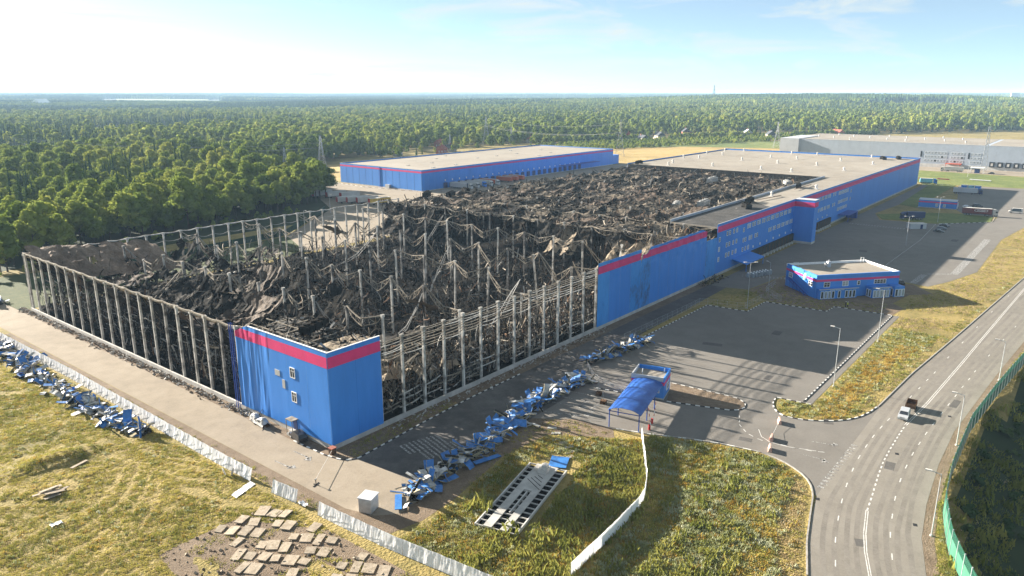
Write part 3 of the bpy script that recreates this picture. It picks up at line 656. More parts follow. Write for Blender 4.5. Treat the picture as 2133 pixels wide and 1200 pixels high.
# big slumped slope at the back corner of the sagging roof, slumped tan bays next to the front
drape(130, 150, 118, 143, lambda u, v, x, y: 5+11.5*u**1.4*(.55+.45*v)-1.0*abs(math.sin(math.pi*(y-.5)/12)), 'sheet', 20, 22, 1.2, .06, seed=101)
drape(144.5, 169.5, .6, 18.4, lambda u, v, x, y: 12.2+4.6*u**1.2-2.2*abs(math.sin(math.pi*(y-.5)/6))-1.4*(1-v), 'sheet_tan', 26, 18, .9, .0, seed=111)
drape(126, 146, 12, 26, lambda u, v, x, y: 7+8*u**1.5-1.5*abs(math.sin(math.pi*(y-.5)/6)), 'sheet_tan', 18, 12, 1.0, .08, seed=115)
drape(136, 146, 40, 52, lambda u, v, x, y: 9+7.5*u**1.2-1.2*abs(math.sin(math.pi*(y-.5)/6)), 'sheet_tan', 10, 10, .8, .1, seed=119)

# ---- sagging roof, one sheet per bay, held up at the column heads
def sagroof(x, y):
    x, y = x+4.5*nz(x*.035, y*.04, 21), y+4.*nz(x*.035, y*.04, 27)
    sx = abs(math.sin(math.pi*(x-.5)/12)); sy = abs(math.sin(math.pi*(y-.5)/12))
    a = max(.15, 1+1.3*nz(x*.035, y*.045, 2))
    alt = .75+.5*abs(math.sin(math.pi*(x-.5)/24))
    z = 18.0-a*(1.25*sx**.75*alt+1.05*sy**.8)-.5*alt
    z += .7*nz(x*.15, y*.2, 6)+.4*nz(x*.5, y*.5, 4)+.22*nz(x*1.5, y*1.4, 5)
    return z
for i in range(6, 15):
    for j in range(1, 12):
        x0, x1 = .5+24*i, min(.5+24*(i+1), 355.6); y0, y1 = max(.5+12*j, 18.7), .5+12*(j+1)
        if y1 <= 18.7: continue
        nu, nv = int((x1-x0)/1.0), max(3, int((y1-y0)/1.0))
        mb = MB().grid(lambda u, v: (x0+u*(x1-x0), y0+v*(y1-y0), sagroof(x0+u*(x1-x0), y0+v*(y1-y0))), nu, nv, 0,
                       lambda a, b: nz((x0+a)*.17, (y0+b)*.23, 15) > .30 or (abs(nz((x0+a)*.3,(y0+b)*.3,33)) < .035 and nz((x0+a)*.07,(y0+b)*.07,9) > 0))
        ob('roof_sheet', mb.data('roof_sheet', M['sheet_top' if nz(i*.7, j*.9, 2) > -.02 else ('sheet_brown' if (i+j) % 2 == 0 else 'sheet')]), wh)
for x, y in ((220,41),(228,32),(300,60),(330,30)): ob('air_handler', ahl, wh, (x, y, sagroof(x, y)+.3), rnd.random(), 1.3)
for x, y in ((166,141),(180,139),(192,140)): ob('air_handler', ahd, wh, (x, y, sagroof(x, y)+.6), rnd.random(), 1.1)

# ---- wreckage on the floor (uncountable)
def fl(x, y): return .3+max(0, 1.8*nz(x*.06, y*.06, 1)+.9)+.8*nz(x*.2, y*.2, 2)+.6*nz(x*.6, y*.6, 3)
mb = MB().grid(lambda u, v: (1+u*144, 1.2+v*141.6, max(.3, fl(1+u*144, 1.2+v*141.6))), 96, 94)
wreck = ob('wreckage_bed', mb.data('wreckage_bed', M['char']), wh); wreck['kind'] = 'stuff'
mats5 = ['char','ash','steel_tan','rust','steel_grey','sheet_tan']
def ribbons(mb, n, region, zf, hmax, vert=.5, lmin=.8, lmax=4., wts=(.60,.24,.07,.05,.03,.01), wmax=.45, guard=True):
    for _ in range(n):
        x, y = region(); z = zf(x, y)+hmax*rnd.random()**2.2
        L = rnd.uniform(lmin, lmax); wd = rnd.uniform(.07, wmax)*(.4 if rnd.random() < .6 else 1)
        az = rnd.uniform(0, 2*math.pi); el = rnd.gauss(0, .35) if rnd.random() > vert else rnd.uniform(.6, 1.5)
        d = Vector((math.cos(az)*math.cos(el), math.sin(az)*math.cos(el), math.sin(el)))
        s = d.cross(Vector((rnd.uniform(-1,1), rnd.uniform(-1,1), rnd.uniform(-1,1)))).normalized()*wd/2
        k = rnd.choices(range(6), wts)[0]; p = Vector((x, y, z)); v = []; bend = rnd.uniform(-.9, .9); t_ = d.cross(s).normalized()
        for q_ in range(4):
            v += [tuple(p-s), tuple(p+s)]; p = p+d*L/3; d = (d+t_*bend*.5).normalized()
        if guard and (min(a[0] for a in v) < .75 or min(a[1] for a in v) < .75 or (min(a[0] for a in v) < 12.6 and min(a[1] for a in v) < 30.4 and z < 17)): continue
        mb.add(v, [(0,1,3,2),(2,3,5,4),(4,5,7,6)], k)
mb = MB()
ribbons(mb, 11000, lambda: (rnd.uniform(2,143), rnd.uniform(2,142)), lambda x, y: max(.3, fl(x, y)-.2), 4.5)
cl = [(.5+24*i, .5+12*j) for i in range(0, 7) for j in range(0, 12)]
def near_col():
    a, b = rnd.choice(cl); return (a+rnd.gauss(0,2.6), min(142, max(2, b+rnd.gauss(0,2.6))))
ribbons(mb, 3500, near_col, lambda x, y: max(.3, fl(x, y)), 9, .8, 1.5, 4.5)
ribbons(mb, 3500, lambda: (rnd.uniform(13,90), 1.2+abs(rnd.gauss(0,5))), lambda x, y: max(.3, fl(x, y)), 9, .5, 1, 5, (.22,.25,.27,.12,.05,.09))
ribbons(mb, 2500, lambda: (1.5+abs(rnd.gauss(0,5)), rnd.uniform(31,142)), lambda x, y: max(.3, fl(x, y)), 10, .6, 1, 5, (.5,.25,.12,.06,.06,.01))
ribbons(mb, 3200, lambda: (rnd.uniform(3,60), rnd.uniform(14,140)), lambda x, y: 4., 11, .35, 1., 4.5, (.42,.22,.17,.1,.06,.03), .3)
o = ob('wreckage', mb.data('wreckage', [M[k] for k in mats5]), wh); o['kind'] = 'stuff'
mb = MB()
ribbons(mb, 9000, lambda: (rnd.uniform(145,354), rnd.uniform(19,143)), lambda x, y: sagroof(x, y)-.4, 1.6, .15, .8, 4, (.25,.3,.22,.1,.05,.08))
ribbons(mb, 900, lambda: (rnd.uniform(144,172), rnd.uniform(1,18)), lambda x, y: 12.5, 3.5, .3, 1, 4, (.1,.2,.3,.1,.05,.25))
ribbons(mb, 1600, lambda: (rnd.uniform(138,150), rnd.uniform(10,142)), lambda x, y: 8., 9, .8, 1.5, 5, (.4,.3,.15,.1,.03,.02))
ribbons(mb, 500, lambda: (rnd.uniform(.5,12), rnd.uniform(.6,30)), lambda x, y: 17.6, 1.2, .15, .6, 3, (.4,.3,.2,.05,.05,0))
o = ob('wreckage', mb.data('wreckage', [M[k] for k in mats5]), wh); o['kind'] = 'stuff'
# burnt racking behind the open walls
mb = MB()
for X in (3.5, 6.5, 10):
    for k in range(40):
        y = 32+k*2.75
        if rnd.random() < .8: mb.beam((X, y, .3), (X+rnd.uniform(-.6,.6), y+rnd.uniform(-.4,.4), rnd.uniform(6, 12)), .16, m=k % 2)
        for z in (2, 3.9, 5.8, 7.7, 9.6):
            if rnd.random() < .62: mb.beam((X, y, z+rnd.uniform(-.3,.3)), (X, y+2.75, z+rnd.uniform(-.5,.3)), .16, m=rnd.randint(0,1))
for Y in (3, 6.5, 10):
    for k in range(27):
        x = 14+k*2.75
        if rnd.random() < .6: mb.beam((x, Y, .3), (x+rnd.uniform(-.8,.8), Y+rnd.uniform(-.6,.6), rnd.uniform(4, 9)), .16, m=k % 2)
        for z in (2, 3.9, 5.8):
            if rnd.random() < .5: mb.beam((x, Y, z+rnd.uniform(-.5,.5)), (x+2.75, Y, z+rnd.uniform(-.7,.5)), .16, m=rnd.randint(0,1))
o = ob('racking', mb.data('racking', [M['ash'], M['steel_grey']]), wh); o['kind'] = 'stuff'

# ---- corner block: roof, inner walls, openings
drape(.2, 12.2, .2, 30, lambda u, v, x, y: 18.0-.9*v*math.sin(math.pi*u)-.7*v, 'roof_black', 12, 24, .35, .0, seed=131)
drape(3, 12.2, .3, 7, lambda u, v, x, y: 18.45-.3*v, 'sheet_tan', 8, 6, .35, .05, seed=135)
ob('inner_wall', MB().box(12.0,12.28,.1,30,Z0,16.5).data('inner_wall', M['char']), wh)
ob('inner_wall', MB().box(.1,12.0,29.7,29.95,Z0,15.5).data('inner_wall', M['char']), wh)
mb = MB()
for y in (9, 13, 17, 21, 25): mb.beam((.5,y,18.3),(11.8,y+.6,18.1+rnd.uniform(-.3,.5)),.2)
for x in (2.5, 6.5): mb.beam((x,8,18.5),(x+.3,29,18.3),.16)
ob('roof_frame', mb.data('roof_frame', M['steel_tan']), wh)
ob('air_handler', ahd, wh, (8.5, 15, 18.0), .3, 1.0)
mb = MB()
for dx in (-.75, -.3): mb.beam((dx,30.3,.4),(dx,30.3,18.9),.1); mb.beam((dx,30.9,.4),(dx,30.9,18.9),.1)
for k in range(38): mb.beam((-.75,30.3,.7+k*.48),(-.3,30.9,.7+k*.48),.07)
ob('ladder', mb.data('ladder', M['blue_dark']), wh)

# ---- windows and doors
def winmesh(w_, h_, mull=1, tr=True):
    f = MB(); t = .13
    f.box(-w_/2,w_/2,-.08,.06,-h_/2,-h_/2+t).box(-w_/2,w_/2,-.08,.06,h_/2-t,h_/2)
    f.box(-w_/2,-w_/2+t,-.08,.06,-h_/2+t,h_/2-t).box(w_/2-t,w_/2,-.08,.06,-h_/2+t,h_/2-t)
    for k in range(mull):
        x = -w_/2+(k+1)*w_/(mull+1); f.box(x-.05,x+.05,-.06,.05,-h_/2+t,h_/2-t)
    if tr: f.box(-w_/2+t,w_/2-t,-.055,.05,h_/2-.75,h_/2-.68)
    p = MB().box(-w_/2+t,w_/2-t,-.02,.03,-h_/2+t,h_/2-t)
    return f.data('window', M['white']), p.data('pane', M['glass']), p.data('pane', M['glass_w'])
W1 = winmesh(1.55, 2.1, 1); W2 = winmesh(1.3, 1.7, 1)
def window(parent, loc, rz=0, ms=W1, pale=.35):
    o = ob('window', ms[0], parent, loc, rz); ob('pane', ms[2 if rnd.random() < pale else 1], o); return o
for z in (12.75, 7.8): window(wh, (-.16, 10.8, z), -math.pi/2, W1, 0)
ob('wall_board', MB().box(-.2,-.125,15.0,16.6,11.0,12.2).data('wall_board', M['metal']), wh)
ob('wall_board', MB().box(-.2,-.125,13.5,14.4,8.8,10.6).data('wall_board', M['metal']), wh)
dr_ = ob('door', MB().box(-.2,-.1,10.6,11.9,.9,3.1).data('door', M['navy']), wh)
ob('door_canopy', MB().box(-1.6,-.13,10.2,12.3,3.3,3.45).beam((-1.5,10.3,.1),(-1.5,10.3,3.3),.12).beam((-1.5,12.2,.1),(-1.5,12.2,3.3),.12).data('door_canopy', M['steel_tan']), wh)
ob('steps', MB().box(-1.6,-.1,10.3,12.2,.02,.5).box(-1.1,-.1,10.3,12.2,.5,.9).data('steps', M['concrete']), wh)
YF = -.16
for k in range(3): window(wh, (171.4, YF, (13.3,9.8,6.1)[k]), 0, W2)
for z in (14.6, 10.4, 6.6):
    for x in (178, 180.4, 184, 187): window(wh, (x, YF, z), 0, W2)
window(wh, (193.6, YF, 13.7), 0, W2)
for k in range(10):
    for d in (0, 2.0): window(wh, (197.6+k*5.1+d, YF, 14.6), 0, W2)
for k in range(3):
    for d in (0, 2.0): window(wh, (194+k*6+d, YF, 9.7), 0, W2)
for k in range(6):
    for d in (0, 2.0): window(wh, (221+k*5.1+d, YF, 9.8), 0, W2)
for x in (193.7, 196.6, 199.4): window(wh, (x, YF, 6.1), 0, W2)
for z in (15, 9.7):
    for k in range(4):
        for d in (0, 2.2): window(wh, (284.5+k*5.4+d, YF, z), 0, W2)
    for d in (309, 312): window(wh, (d, YF, z), 0, W2)
for z in (14.6, 10, 6.4):
    for k in range(4):
        for d in (0, 2.2): window(wh, (318.5+k*4.6+d, YF, z), 0, W2)
for z in (13.6, 9.5): window(wh, (340.3, YF, z), 0, W2)
for z in (13, 9, 5, 2.3): window(wh, (255.9, -6.5, z), math.pi/2, W2)
ds = MB().box(-1.7,1.7,-.9,0,.9,4.1).data('dock_door', M['black'])
dpost = MB().box(-.16,.16,-1.0,-.05,.6,4.0).data('dock_post', M['rust'])
dbump = MB().box(-.55,.55,-1.5,-.05,0,.75).data('dock_bumper', M['house_w'])
dlight = MB().box(-.3,.3,-.25,0,-.3,.5).data('dock_light', M['white'])
def docks(x0, n, st):
    for k in range(n):
        o = ob('dock_door', ds, wh, (x0+k*st, -.13, 0))
        ob('dock_post', dpost, o, (-st/2+.02, 0, 0)); ob('dock_bumper', dbump, o, (-st/2+.02, -.4, 0))
        if k % 2 == 0: ob('dock_light', dlight, wh, (x0+k*st, -.13, 5.5))
docks(204.3, 13, 3.7); docks(286, 6, 3.6)
ob('awning', MB().add([(184,-.14,4.2),(201.5,-.14,4.2),(201.5,-6,2.9),(184,-6,2.9),(184,-.14,3.9),(201.5,-.14,3.9),(201.5,-6,2.6),(184,-6,2.6)], [(3,2,1,0),(4,5,6,7),(2,3,7,6),(1,2,6,5),(3,0,4,7)]).beam((184.2,-5.8,0),(184.2,-5.8,2.7),.2).beam((201.2,-5.8,0),(201.2,-5.8,2.7),.2).data('awning', M['blue']), wh)
ob('porch', MB().box(320,338,-5.5,-.14,3.4,3.7).box(336,338,-5.3,-.15,.03,3.4).beam((320.3,-5.3,0),(320.3,-5.3,3.4),.2).beam((328,-5.3,0),(328,-5.3,3.4),.2).data('porch', M['blue_dark']), wh)
mb = MB(); ribbons(mb, 110, lambda: (rnd.uniform(154,170), -rnd.uniform(.6,4.0)), lambda x, y: .03, 1.2, .2, .6, 2.2, (.5,.25,.1,.05,.05,.05), .7, False)
o = ob('wreckage', mb.data('wreckage', [M[k] for k in mats5]), wh); o['kind'] = 'stuff'
# rubble along the foot of the left side
mb = MB()
for _ in range(2600):
    y = rnd.uniform(22, 150); x = -.25-abs(rnd.gauss(0, .9)); s_ = rnd.uniform(.06, .26)
    if nz(y*.15, 0, 4) < -.2 and rnd.random() < .7: continue
    mb.beam((x, y, .02), (x+rnd.uniform(-s_,s_)*2, y+rnd.uniform(-s_,s_)*2, s_*1.3), s_*1.6, s_*.6, m=rnd.randint(0,1))
for _ in range(500):
    x = rnd.uniform(13, 95); y = -.4-abs(rnd.gauss(0, 1.2)); s_ = rnd.uniform(.06, .3)
    mb.beam((x, y, .02), (x+rnd.uniform(-s_,s_)*3, y+rnd.uniform(-s_,s_)*2, s_), s_, s_*.5, m=rnd.randint(0,1))
o = ob('rubble', mb.data('rubble', [M['soil'], M['concrete']])); tag(o, 'loose rubble and broken mineral wool along the wall foot', 'rubble', kind='stuff')

# ================================================================= other buildings
# ---- second blue hall behind
w2 = thing('warehouse', 'low blue warehouse with thin pink band and beige roof behind the burnt hall', 'warehouse', (269, 249, 0))
LX, LY, H2 = 243, 84, 14.2
for k in range(12): ob('wall_panel', MB().box(-.15,.05,k*7+.12,k*7+6.88,.5,H2).data('wall_panel', M['blue']), w2)
for k in range(40): ob('wall_panel', MB().box(k*6.075+.03,k*6.075+6.045,-.15,.05,.5,H2).data('wall_panel', M['blue']), w2)
ob('wall_panel', MB().box(LX-.1,LX+.1,0,LY,.5,H2).data('wall_panel', M['blue']), w2)
ob('wall_panel', MB().box(0,LX,LY-.1,LY+.1,.5,H2).data('wall_panel', M['blue']), w2)
ob('joint_backing', MB().box(-.08,LX,-.08,LY,.3,12.9).data('joint_backing', M['navy']), w2)
ob('plinth', MB().box(-.2,LX+.15,-.2,LY+.15,0,.5).data('plinth', M['plinth']), w2)
ob('pink_band', MB().box(-.18,-.148,0,LY,12.1,13.2).data('pink_band', M['pink']), w2)
ob('pink_band', MB().box(-.18,LX,-.18,-.148,12.1,13.2).data('pink_band', M['pink']), w2)
ob('roof', MB().box(.1,LX-.1,.1,LY-.1,13.0,13.5).data('roof', M['roof']), w2)
for a, b, c, d in ((-.2,LX+.15,-.2,.1),(-.2,LX+.15,LY-.1,LY+.15),(-.2,.1,.1,LY-.1),(LX-.1,LX+.15,.1,LY-.1)): ob('coping', MB().box(a,b,c,d,H2,H2+.15).data('coping', M['metal']), w2)
hatch = MB().box(-1.2,1.2,-.8,.8,0,.35).data('roof_hatch', M['concrete'])
for x, y in [(23,37),(47,37),(47,13),(99,38),(124,39),(153,41),(98,72),(23,12),(150,15),(180,25),(200,50),(175,65),(75,60)]: ob('roof_hatch', hatch, w2, (x, y, 13.5))
d2 = MB().box(-1.6,1.6,-.7,0,.6,4.2).data('dock_door', M['navy']); dl2 = MB().box(-.3,.3,-.4,0,-.4,.7).data('dock_light', M['white'])
for k in range(24):
    ob('dock_door', d2, w2, (22+k*7.2, -.16, 0)); ob('dock_light', dl2, w2, (22+k*7.2, -.16, 5.6))
ob('dock_canopy', MB().box(158,212,-6,-.2,5.2,5.6).data('dock_canopy', M['blue_dark']), w2)
ob('downpipe', MB().box(-.4,-.15,40.7,41,.5,13.8).box(-.9,-.15,38.5,42.5,0,.06).data('downpipe', M['blue_dark']), w2)
ob('side_annex', MB().box(LX+.2,LX+14,2,22,0,8).data('side_annex', M['blue']), w2)
ob('side_stair', MB().box(-2,-.2,30,34,0,2.6).data('side_stair', M['metal']), w2)

# ---- grey hall at the far right
w3 = thing('warehouse', 'pale grey warehouse with rows of office windows in the right background', 'warehouse', (668, 0, 0))
for k in range(34): ob('wall_panel', MB().box(-.15,.05,150-(k+1)*9+.06,150-k*9-.06,3,20).data('wall_panel', M['grey_wall']), w3)
ob('joint_backing', MB().box(-.06,115,-156,150,0,19.6).data('joint_backing', M['grey_light']), w3)
ob('wall_panel', MB().box(-3,60,133,151,0,20.6).data('wall_panel', M['grey_light']), w3)
ob('plinth', MB().box(-.3,0,-156,132.5,0,3).data('plinth', M['house_w']), w3)
ob('roof', MB().box(0,115,-20,149,19.6,20.02).data('roof', M['roof']), w3)
ob('roof', MB().box(0,115,-156,-24,19.6,20.3).data('roof', M['roof']), w3)
ob('roof_valley', MB().box(0,115,-24,-20,19.6,19.9).data('roof_valley', M['grey_wall']), w3)
ob('coping', MB().box(-.2,.3,-156,132.4,20.02,20.5).data('coping', M['grey_light']), w3)
W3 = winmesh(2.0, 2.0, 0, False)
for z in (12.5, 9.1, 5.7):
    for y in [22.4-k*2.55 for k in range(7)]+[2.2-k*2.55 for k in range(4)]+[-12.8-k*2.6 for k in range(3)]: window(w3, (-.2, y, z), -math.pi/2, W3, .8)
for y in (26.3, -10.3): ob('wall_sign', MB().box(-.3,-.16,y-.6,y+.6,8.6,13.6).data('wall_sign', M['black']), w3)
d3 = MB().box(-.9,0,-1.9,1.9,2.6,6.9).data('dock_door', M['black']); d3p = MB().box(-1.0,-.91,-.8,.8,3.6,5.8).data('dock_panel', M['house_w'])
for k in range(7): o = ob('dock_door', d3, w3, (-.16, -28-k*5.8, 0)); ob('dock_panel', d3p, o)
ob('entrance_canopy', MB().box(-5,-.2,-6,6,3.6,4.2).box(-4.6,-4.2,-5.6,-5.2,0,3.6).box(-4.6,-4.2,5.2,5.6,0,3.6).data('entrance_canopy', M['orange']), w3)
vd3 = MB().cyl((0,0,0),(0,0,1.4),.5,.5,8).cyl((0,0,1.4),(0,0,1.9),.8,.5,8).data('roof_vent', M['metal'])
for k in range(16): ob('roof_vent', vd3, w3, (14+(k*37) % 90, 140-k*9.5, 20))

# ---- two storey blue office
OC = Vector((162.6,-37.1)); ax = (Vector((185.5,-56.4))-OC).normalized(); ang = math.atan2(ax.y, ax.x)
of = thing('office_building', 'two storey blue office with pink band and flat sandy roof by the parking lot', 'office', (OC.x, OC.y, 0), ang)
OL, OD, OH = 30.0, 17.5, 6.9
# local x along the front, front faces local -y; building extends to +y
ob('wall', MB().box(0,OL,0,OD,0,OH).data('wall', M['blue']), of)
ob('pink_band', MB().box(-.03,OL+.03,-.03,OD+.03,5.45,6.15).data('pink_band', M['pink']), of)
ob('roof', MB().box(.4,OL-.4,.4,OD-.4,OH-.02,OH+.06).data('roof', M['roof']), of)
for a, b, c, d in ((-.05,OL+.05,-.05,.35),(-.05,OL+.05,OD-.35,OD+.05),(-.05,.35,.35,OD-.35),(OL-.35,OL+.05,.35,OD-.35)): ob('parapet', MB().box(a,b,c,d,OH+.001,OH+.75).data('parapet', M['white'] if c > 1 or a > 5 else M['blue']), of)
WO1, WO2, WO3, WO4 = winmesh(2.2,1.7,1), winmesh(1.1,1.4,0), winmesh(4.4,1.5,3), winmesh(1.0,2.4,0,False)
window(of, (3.8,-.06,4.4), 0, WO1, 0); window(of, (10.4,-.06,4.5), 0, WO1, 1); window(of, (15.2,-.06,4.5), 0, WO2, .5); window(of, (23,-.06,4.6), 0, WO3, 0)
for y, p in ((3.0,0),(14.5,1)): window(of, (-.06,y,4.3), -math.pi/2, WO1, p)
ob('lobby', MB().box(.6,14,-1.4,-.04,0,3.2).data('lobby', M['blue']), of)
for x in (1.5,2.8,4.1,5.4,7.6,10.2,11.6,12.9): window(of, (x,-1.46,1.4), 0, WO4, .2)
for x0, x1 in ((18.2,24.6),(26.2,29.8)):
    ob('lobby', MB().box(x0,x1,-3.4,-.04,0,3.4).data('lobby', M['blue']), of)
    n = int((x1-x0)/1.2)
    for k in range(n): window(of, (x0+.7+k*1.2,-3.46,1.4), 0, WO4, .6)
    for k in range(2): window(of, (x0-.06,-1+-k*1.2,1.4), -math.pi/2, WO4, .6)
ob('canopy', MB().box(.3,14.3,-1.9,-1.42,3.2,3.35).box(18,24.8,-3.9,-3.42,3.4,3.55).data('canopy', M['grey_light']), of)
st = MB()
for k in range(14): st.box(-1.4,-.1,15.2-k*.85-.5,15.2-k*.85,3.4-k*.25-.06,3.4-k*.25)
for x in (-1.4,-.15): st.beam((x,15.2,4.3),(x,3.6,1.0),.08).beam((x,15.2,3.4),(x,3.6,.1),.12)
for k in range(6): st.beam((-1.4,14.8-k*2.1,0),(-1.4,14.8-k*2.1,4.1-k*.6),.08)
ob('outside_stair', st.data('outside_stair', M['blue_dark']), of)
ob('roof_unit', MB().box(12,13.1,12.2,13.3,OH+.06,OH+2.0).beam((12.5,12.7,OH+1.8),(12.5,12.7,OH+2.6),.1).data('roof_unit', M['metal']), of)
ob('satellite_dish', MB().cyl((10.6,12,OH+.9),(10.9,11.8,OH+1.2),.2,.75,12).beam((10.6,12,OH+.06),(10.6,12,OH+.9),.1).data('satellite_dish', M['house_w']), of)
lad = MB()
for x in (1.2, 3.0): lad.beam((x,15.5,OH+.06),(x,15.5,OH+1.4),.07)
for z in (.5, .9, 1.4): lad.beam((1.2,15.5,OH+z),(3.0,15.5,OH+z),.07)
for x in (27.5, 28.6): lad.beam((x,OD-1,OH+.06),(x,OD-1,OH+1.8),.1)
lad.beam((27.5,OD-1,OH+1.8),(28.6,OD-1,OH+1.8),.1)
ob('roof_rail', lad.data('roof_rail', M['white']), of)
ob('torn_cladding', MB().grid(lambda u, v: (-.12-.5*math.sin(3*u)*v, 5.5+u*1.6, 6.9-v*2.2), 4, 5).grid(lambda u, v: (-.3+.6*u, 3.5+v*7, 7.7+.2*math.sin(9*v)), 2, 9).data('torn_cladding', M['cyan']), of)
def text(s_, size, m, parent, loc, rot, name='lettering'):
    cu = bpy.data.curves.new(name, 'FONT'); cu.body = s_; cu.size = size; cu.extrude = .02; cu.align_x = 'CENTER'
    t = bpy.data.objects.new(name, cu); col.objects.link(t)
    dg = bpy.context.evaluated_depsgraph_get(); me = bpy.data.meshes.new_from_object(t.evaluated_get(dg))
    bpy.data.objects.remove(t); me.materials.clear(); me.materials.append(m)
    return ob(name, me, parent, loc, rot)
text('Бюро пропусков', .62, M['white'], of, (6.8,-1.43,2.72), (R(90),0,0)); text('Отдел кадров', .62, M['white'], of, (22,-3.43,2.85), (R(90),0,0))

# ---- gatehouse with a vaulted canopy
gh = thing('gatehouse', 'small blue gatehouse with open parapet roof beside the entry lane', 'gatehouse', (59, -37, 0), R(15))
ob('wall', MB().box(0,6.3,0,7.2,.35,4.2).data('wall', M['blue']), gh)
ob('pink_band', MB().box(-.02,6.32,-.02,7.22,3.3,4.0).data('pink_band', M['pink']), gh)
ob('plinth', MB().box(-.06,6.36,-.06,7.26,0,.35).data('plinth', M['concrete']), gh)
for a, b, c, d in ((-.04,6.34,-.04,.22),(-.04,6.34,6.98,7.24),(-.04,.22,.22,6.98),(6.08,6.34,.22,6.98)): ob('parapet', MB().box(a,b,c,d,4.2,5.1).data('parapet', M['grey_light'] if c > 3 or b < 1 else M['blue']), gh)
ob('roof', MB().box(.25,6.05,.25,6.95,4.2,4.26).data('roof', M['roof']), gh)
window(gh, (-.05,1.5,2.2), -math.pi/2, WO2, 0); window(gh, (3.5,-.05,2.2), 0, WO1, 0)
ob('roof_post', MB().cyl((3,5.5,4.26),(3,5.5,5.4),.1).cyl((5.6,1.2,4.26),(5.6,1.2,5.2),.12).data('roof_post', M['white']), gh)
cp = thing('canopy', 'blue vaulted tarpaulin canopy on posts over the entry lane', 'canopy', (41.6, -40.7, 0), R(13.5))
CLn, CW = 18.6, 6.2
M['vault'] = mat('blue_canopy_sheet', (.012,.06,.27), .4, .25, .5, c2=(.03,.115,.40), spec=.4)
for k in range(9):
    xa, xb = k*CLn/9+.02, (k+1)*CLn/9-.02
    def vf(u, v, o=0): a_ = math.pi*(.12+.76*v); return (xa+u*(xb-xa), CW/2-(CW/2+.25)*math.cos(a_)/math.cos(math.pi*.12), 3.55+1.6*(math.sin(a_)-math.sin(math.pi*.12))+o+.06*nz(u*2+k, v*5))
    mb = MB().grid(lambda u, v: vf(u, v, .04), 2, 12).grid(lambda u, v: vf(1-u, v), 2, 12)
    ob('vault_sheet', mb.data('vault_sheet', M['vault'], True), cp)
for x in (.3, 6.3, 12.3):
    for y in (.1, CW-.1): ob('post', MB().cyl((x,y,0),(x,y,3.6),.11).data('post', M['blue_dark']), cp)
for x in (.3, 6.3, 12.3, 18.2): ob('tie_beam', MB().beam((x,.1,3.5),(x,CW-.1,3.5),.14).data('tie_beam', M['blue_dark']), cp)
for y in (.1, CW-.1): ob('edge_beam', MB().beam((.1,y,3.58),(CLn,y,3.58),.16).data('edge_beam', M['blue_dark']), cp)
# lifted boom barriers by the canopy
for n_, (x, y) in enumerate(((47.2,-40.6),(44.2,-41.6))):
    b_ = thing('boom_barrier', ('raised' if n_ == 0 else 'slanting')+' red and white boom barrier '+('nearest the gatehouse' if n_ == 0 else 'at the outer canopy post'), 'barrier', (x, y, 0), R(200+n_*20), 'boom barriers')
    ob('cabinet', MB().box(-.2,.2,-.2,.2,0,1.05).data('cabinet', M['red']), b_)
    bm = MB()
    for k in range(6): bm.beam((0,.25,.9+k*.55*.75),(0,.25+k*0,.9+(k+1)*.55*.75),.1,m=k % 2) if False else bm.beam((-k*.45,.25,.95+k*.42),(-(k+1)*.45,.25,.95+(k+1)*.42),.11,m=k % 2)
    ob('boom', bm.data('boom', [M['white'], M['red']]), b_)

# ---- guard house by the truck park
gd = thing('guard_house', 'single storey blue guard house with pink band beside the truck park', 'guard house', (400, -22.6, 0), R(-84))
ob('wall', MB().box(0,19,0,9,0,4.4).data('wall', M['blue']), gd); ob('pink_band', MB().box(-.03,19.03,-.03,9.03,3.0,3.75).data('pink_band', M['pink']), gd)
ob('roof', MB().box(-.1,19.1,-.1,9.1,4.4,4.55).data('roof', M['grey_wall']), gd); ob('plinth', MB().box(-.06,19.06,-.06,9.06,0,.4).data('plinth', M['concrete']), gd)
window(gd, (9.2,-.05,1.9), 0, W2, 1); window(gd, (13,-.05,1.7), 0, W2, 1)
ob('sign_board', MB().box(19.1,19.5,1,2.4,.6,2.6).box(19.1,19.6,5,6.5,1.2,3.4).data('sign_board', M['white']), gd)
# container shed in the yard
sh = thing('storage_shed', 'small grey flat roofed shed on the dock yard', 'shed', (319, -34.3, 0), R(-48))
ob('body', MB().box(0,8,0,3.4,0,2.5).data('body', M['grey_light']), sh); ob('roof', MB().box(-.15,8.15,-.15,3.55,2.5,2.65).data('roof', M['house_w']), sh); ob('door', MB().box(5,6.2,-.05,0,0,2.1).data('door', M['navy']), sh)

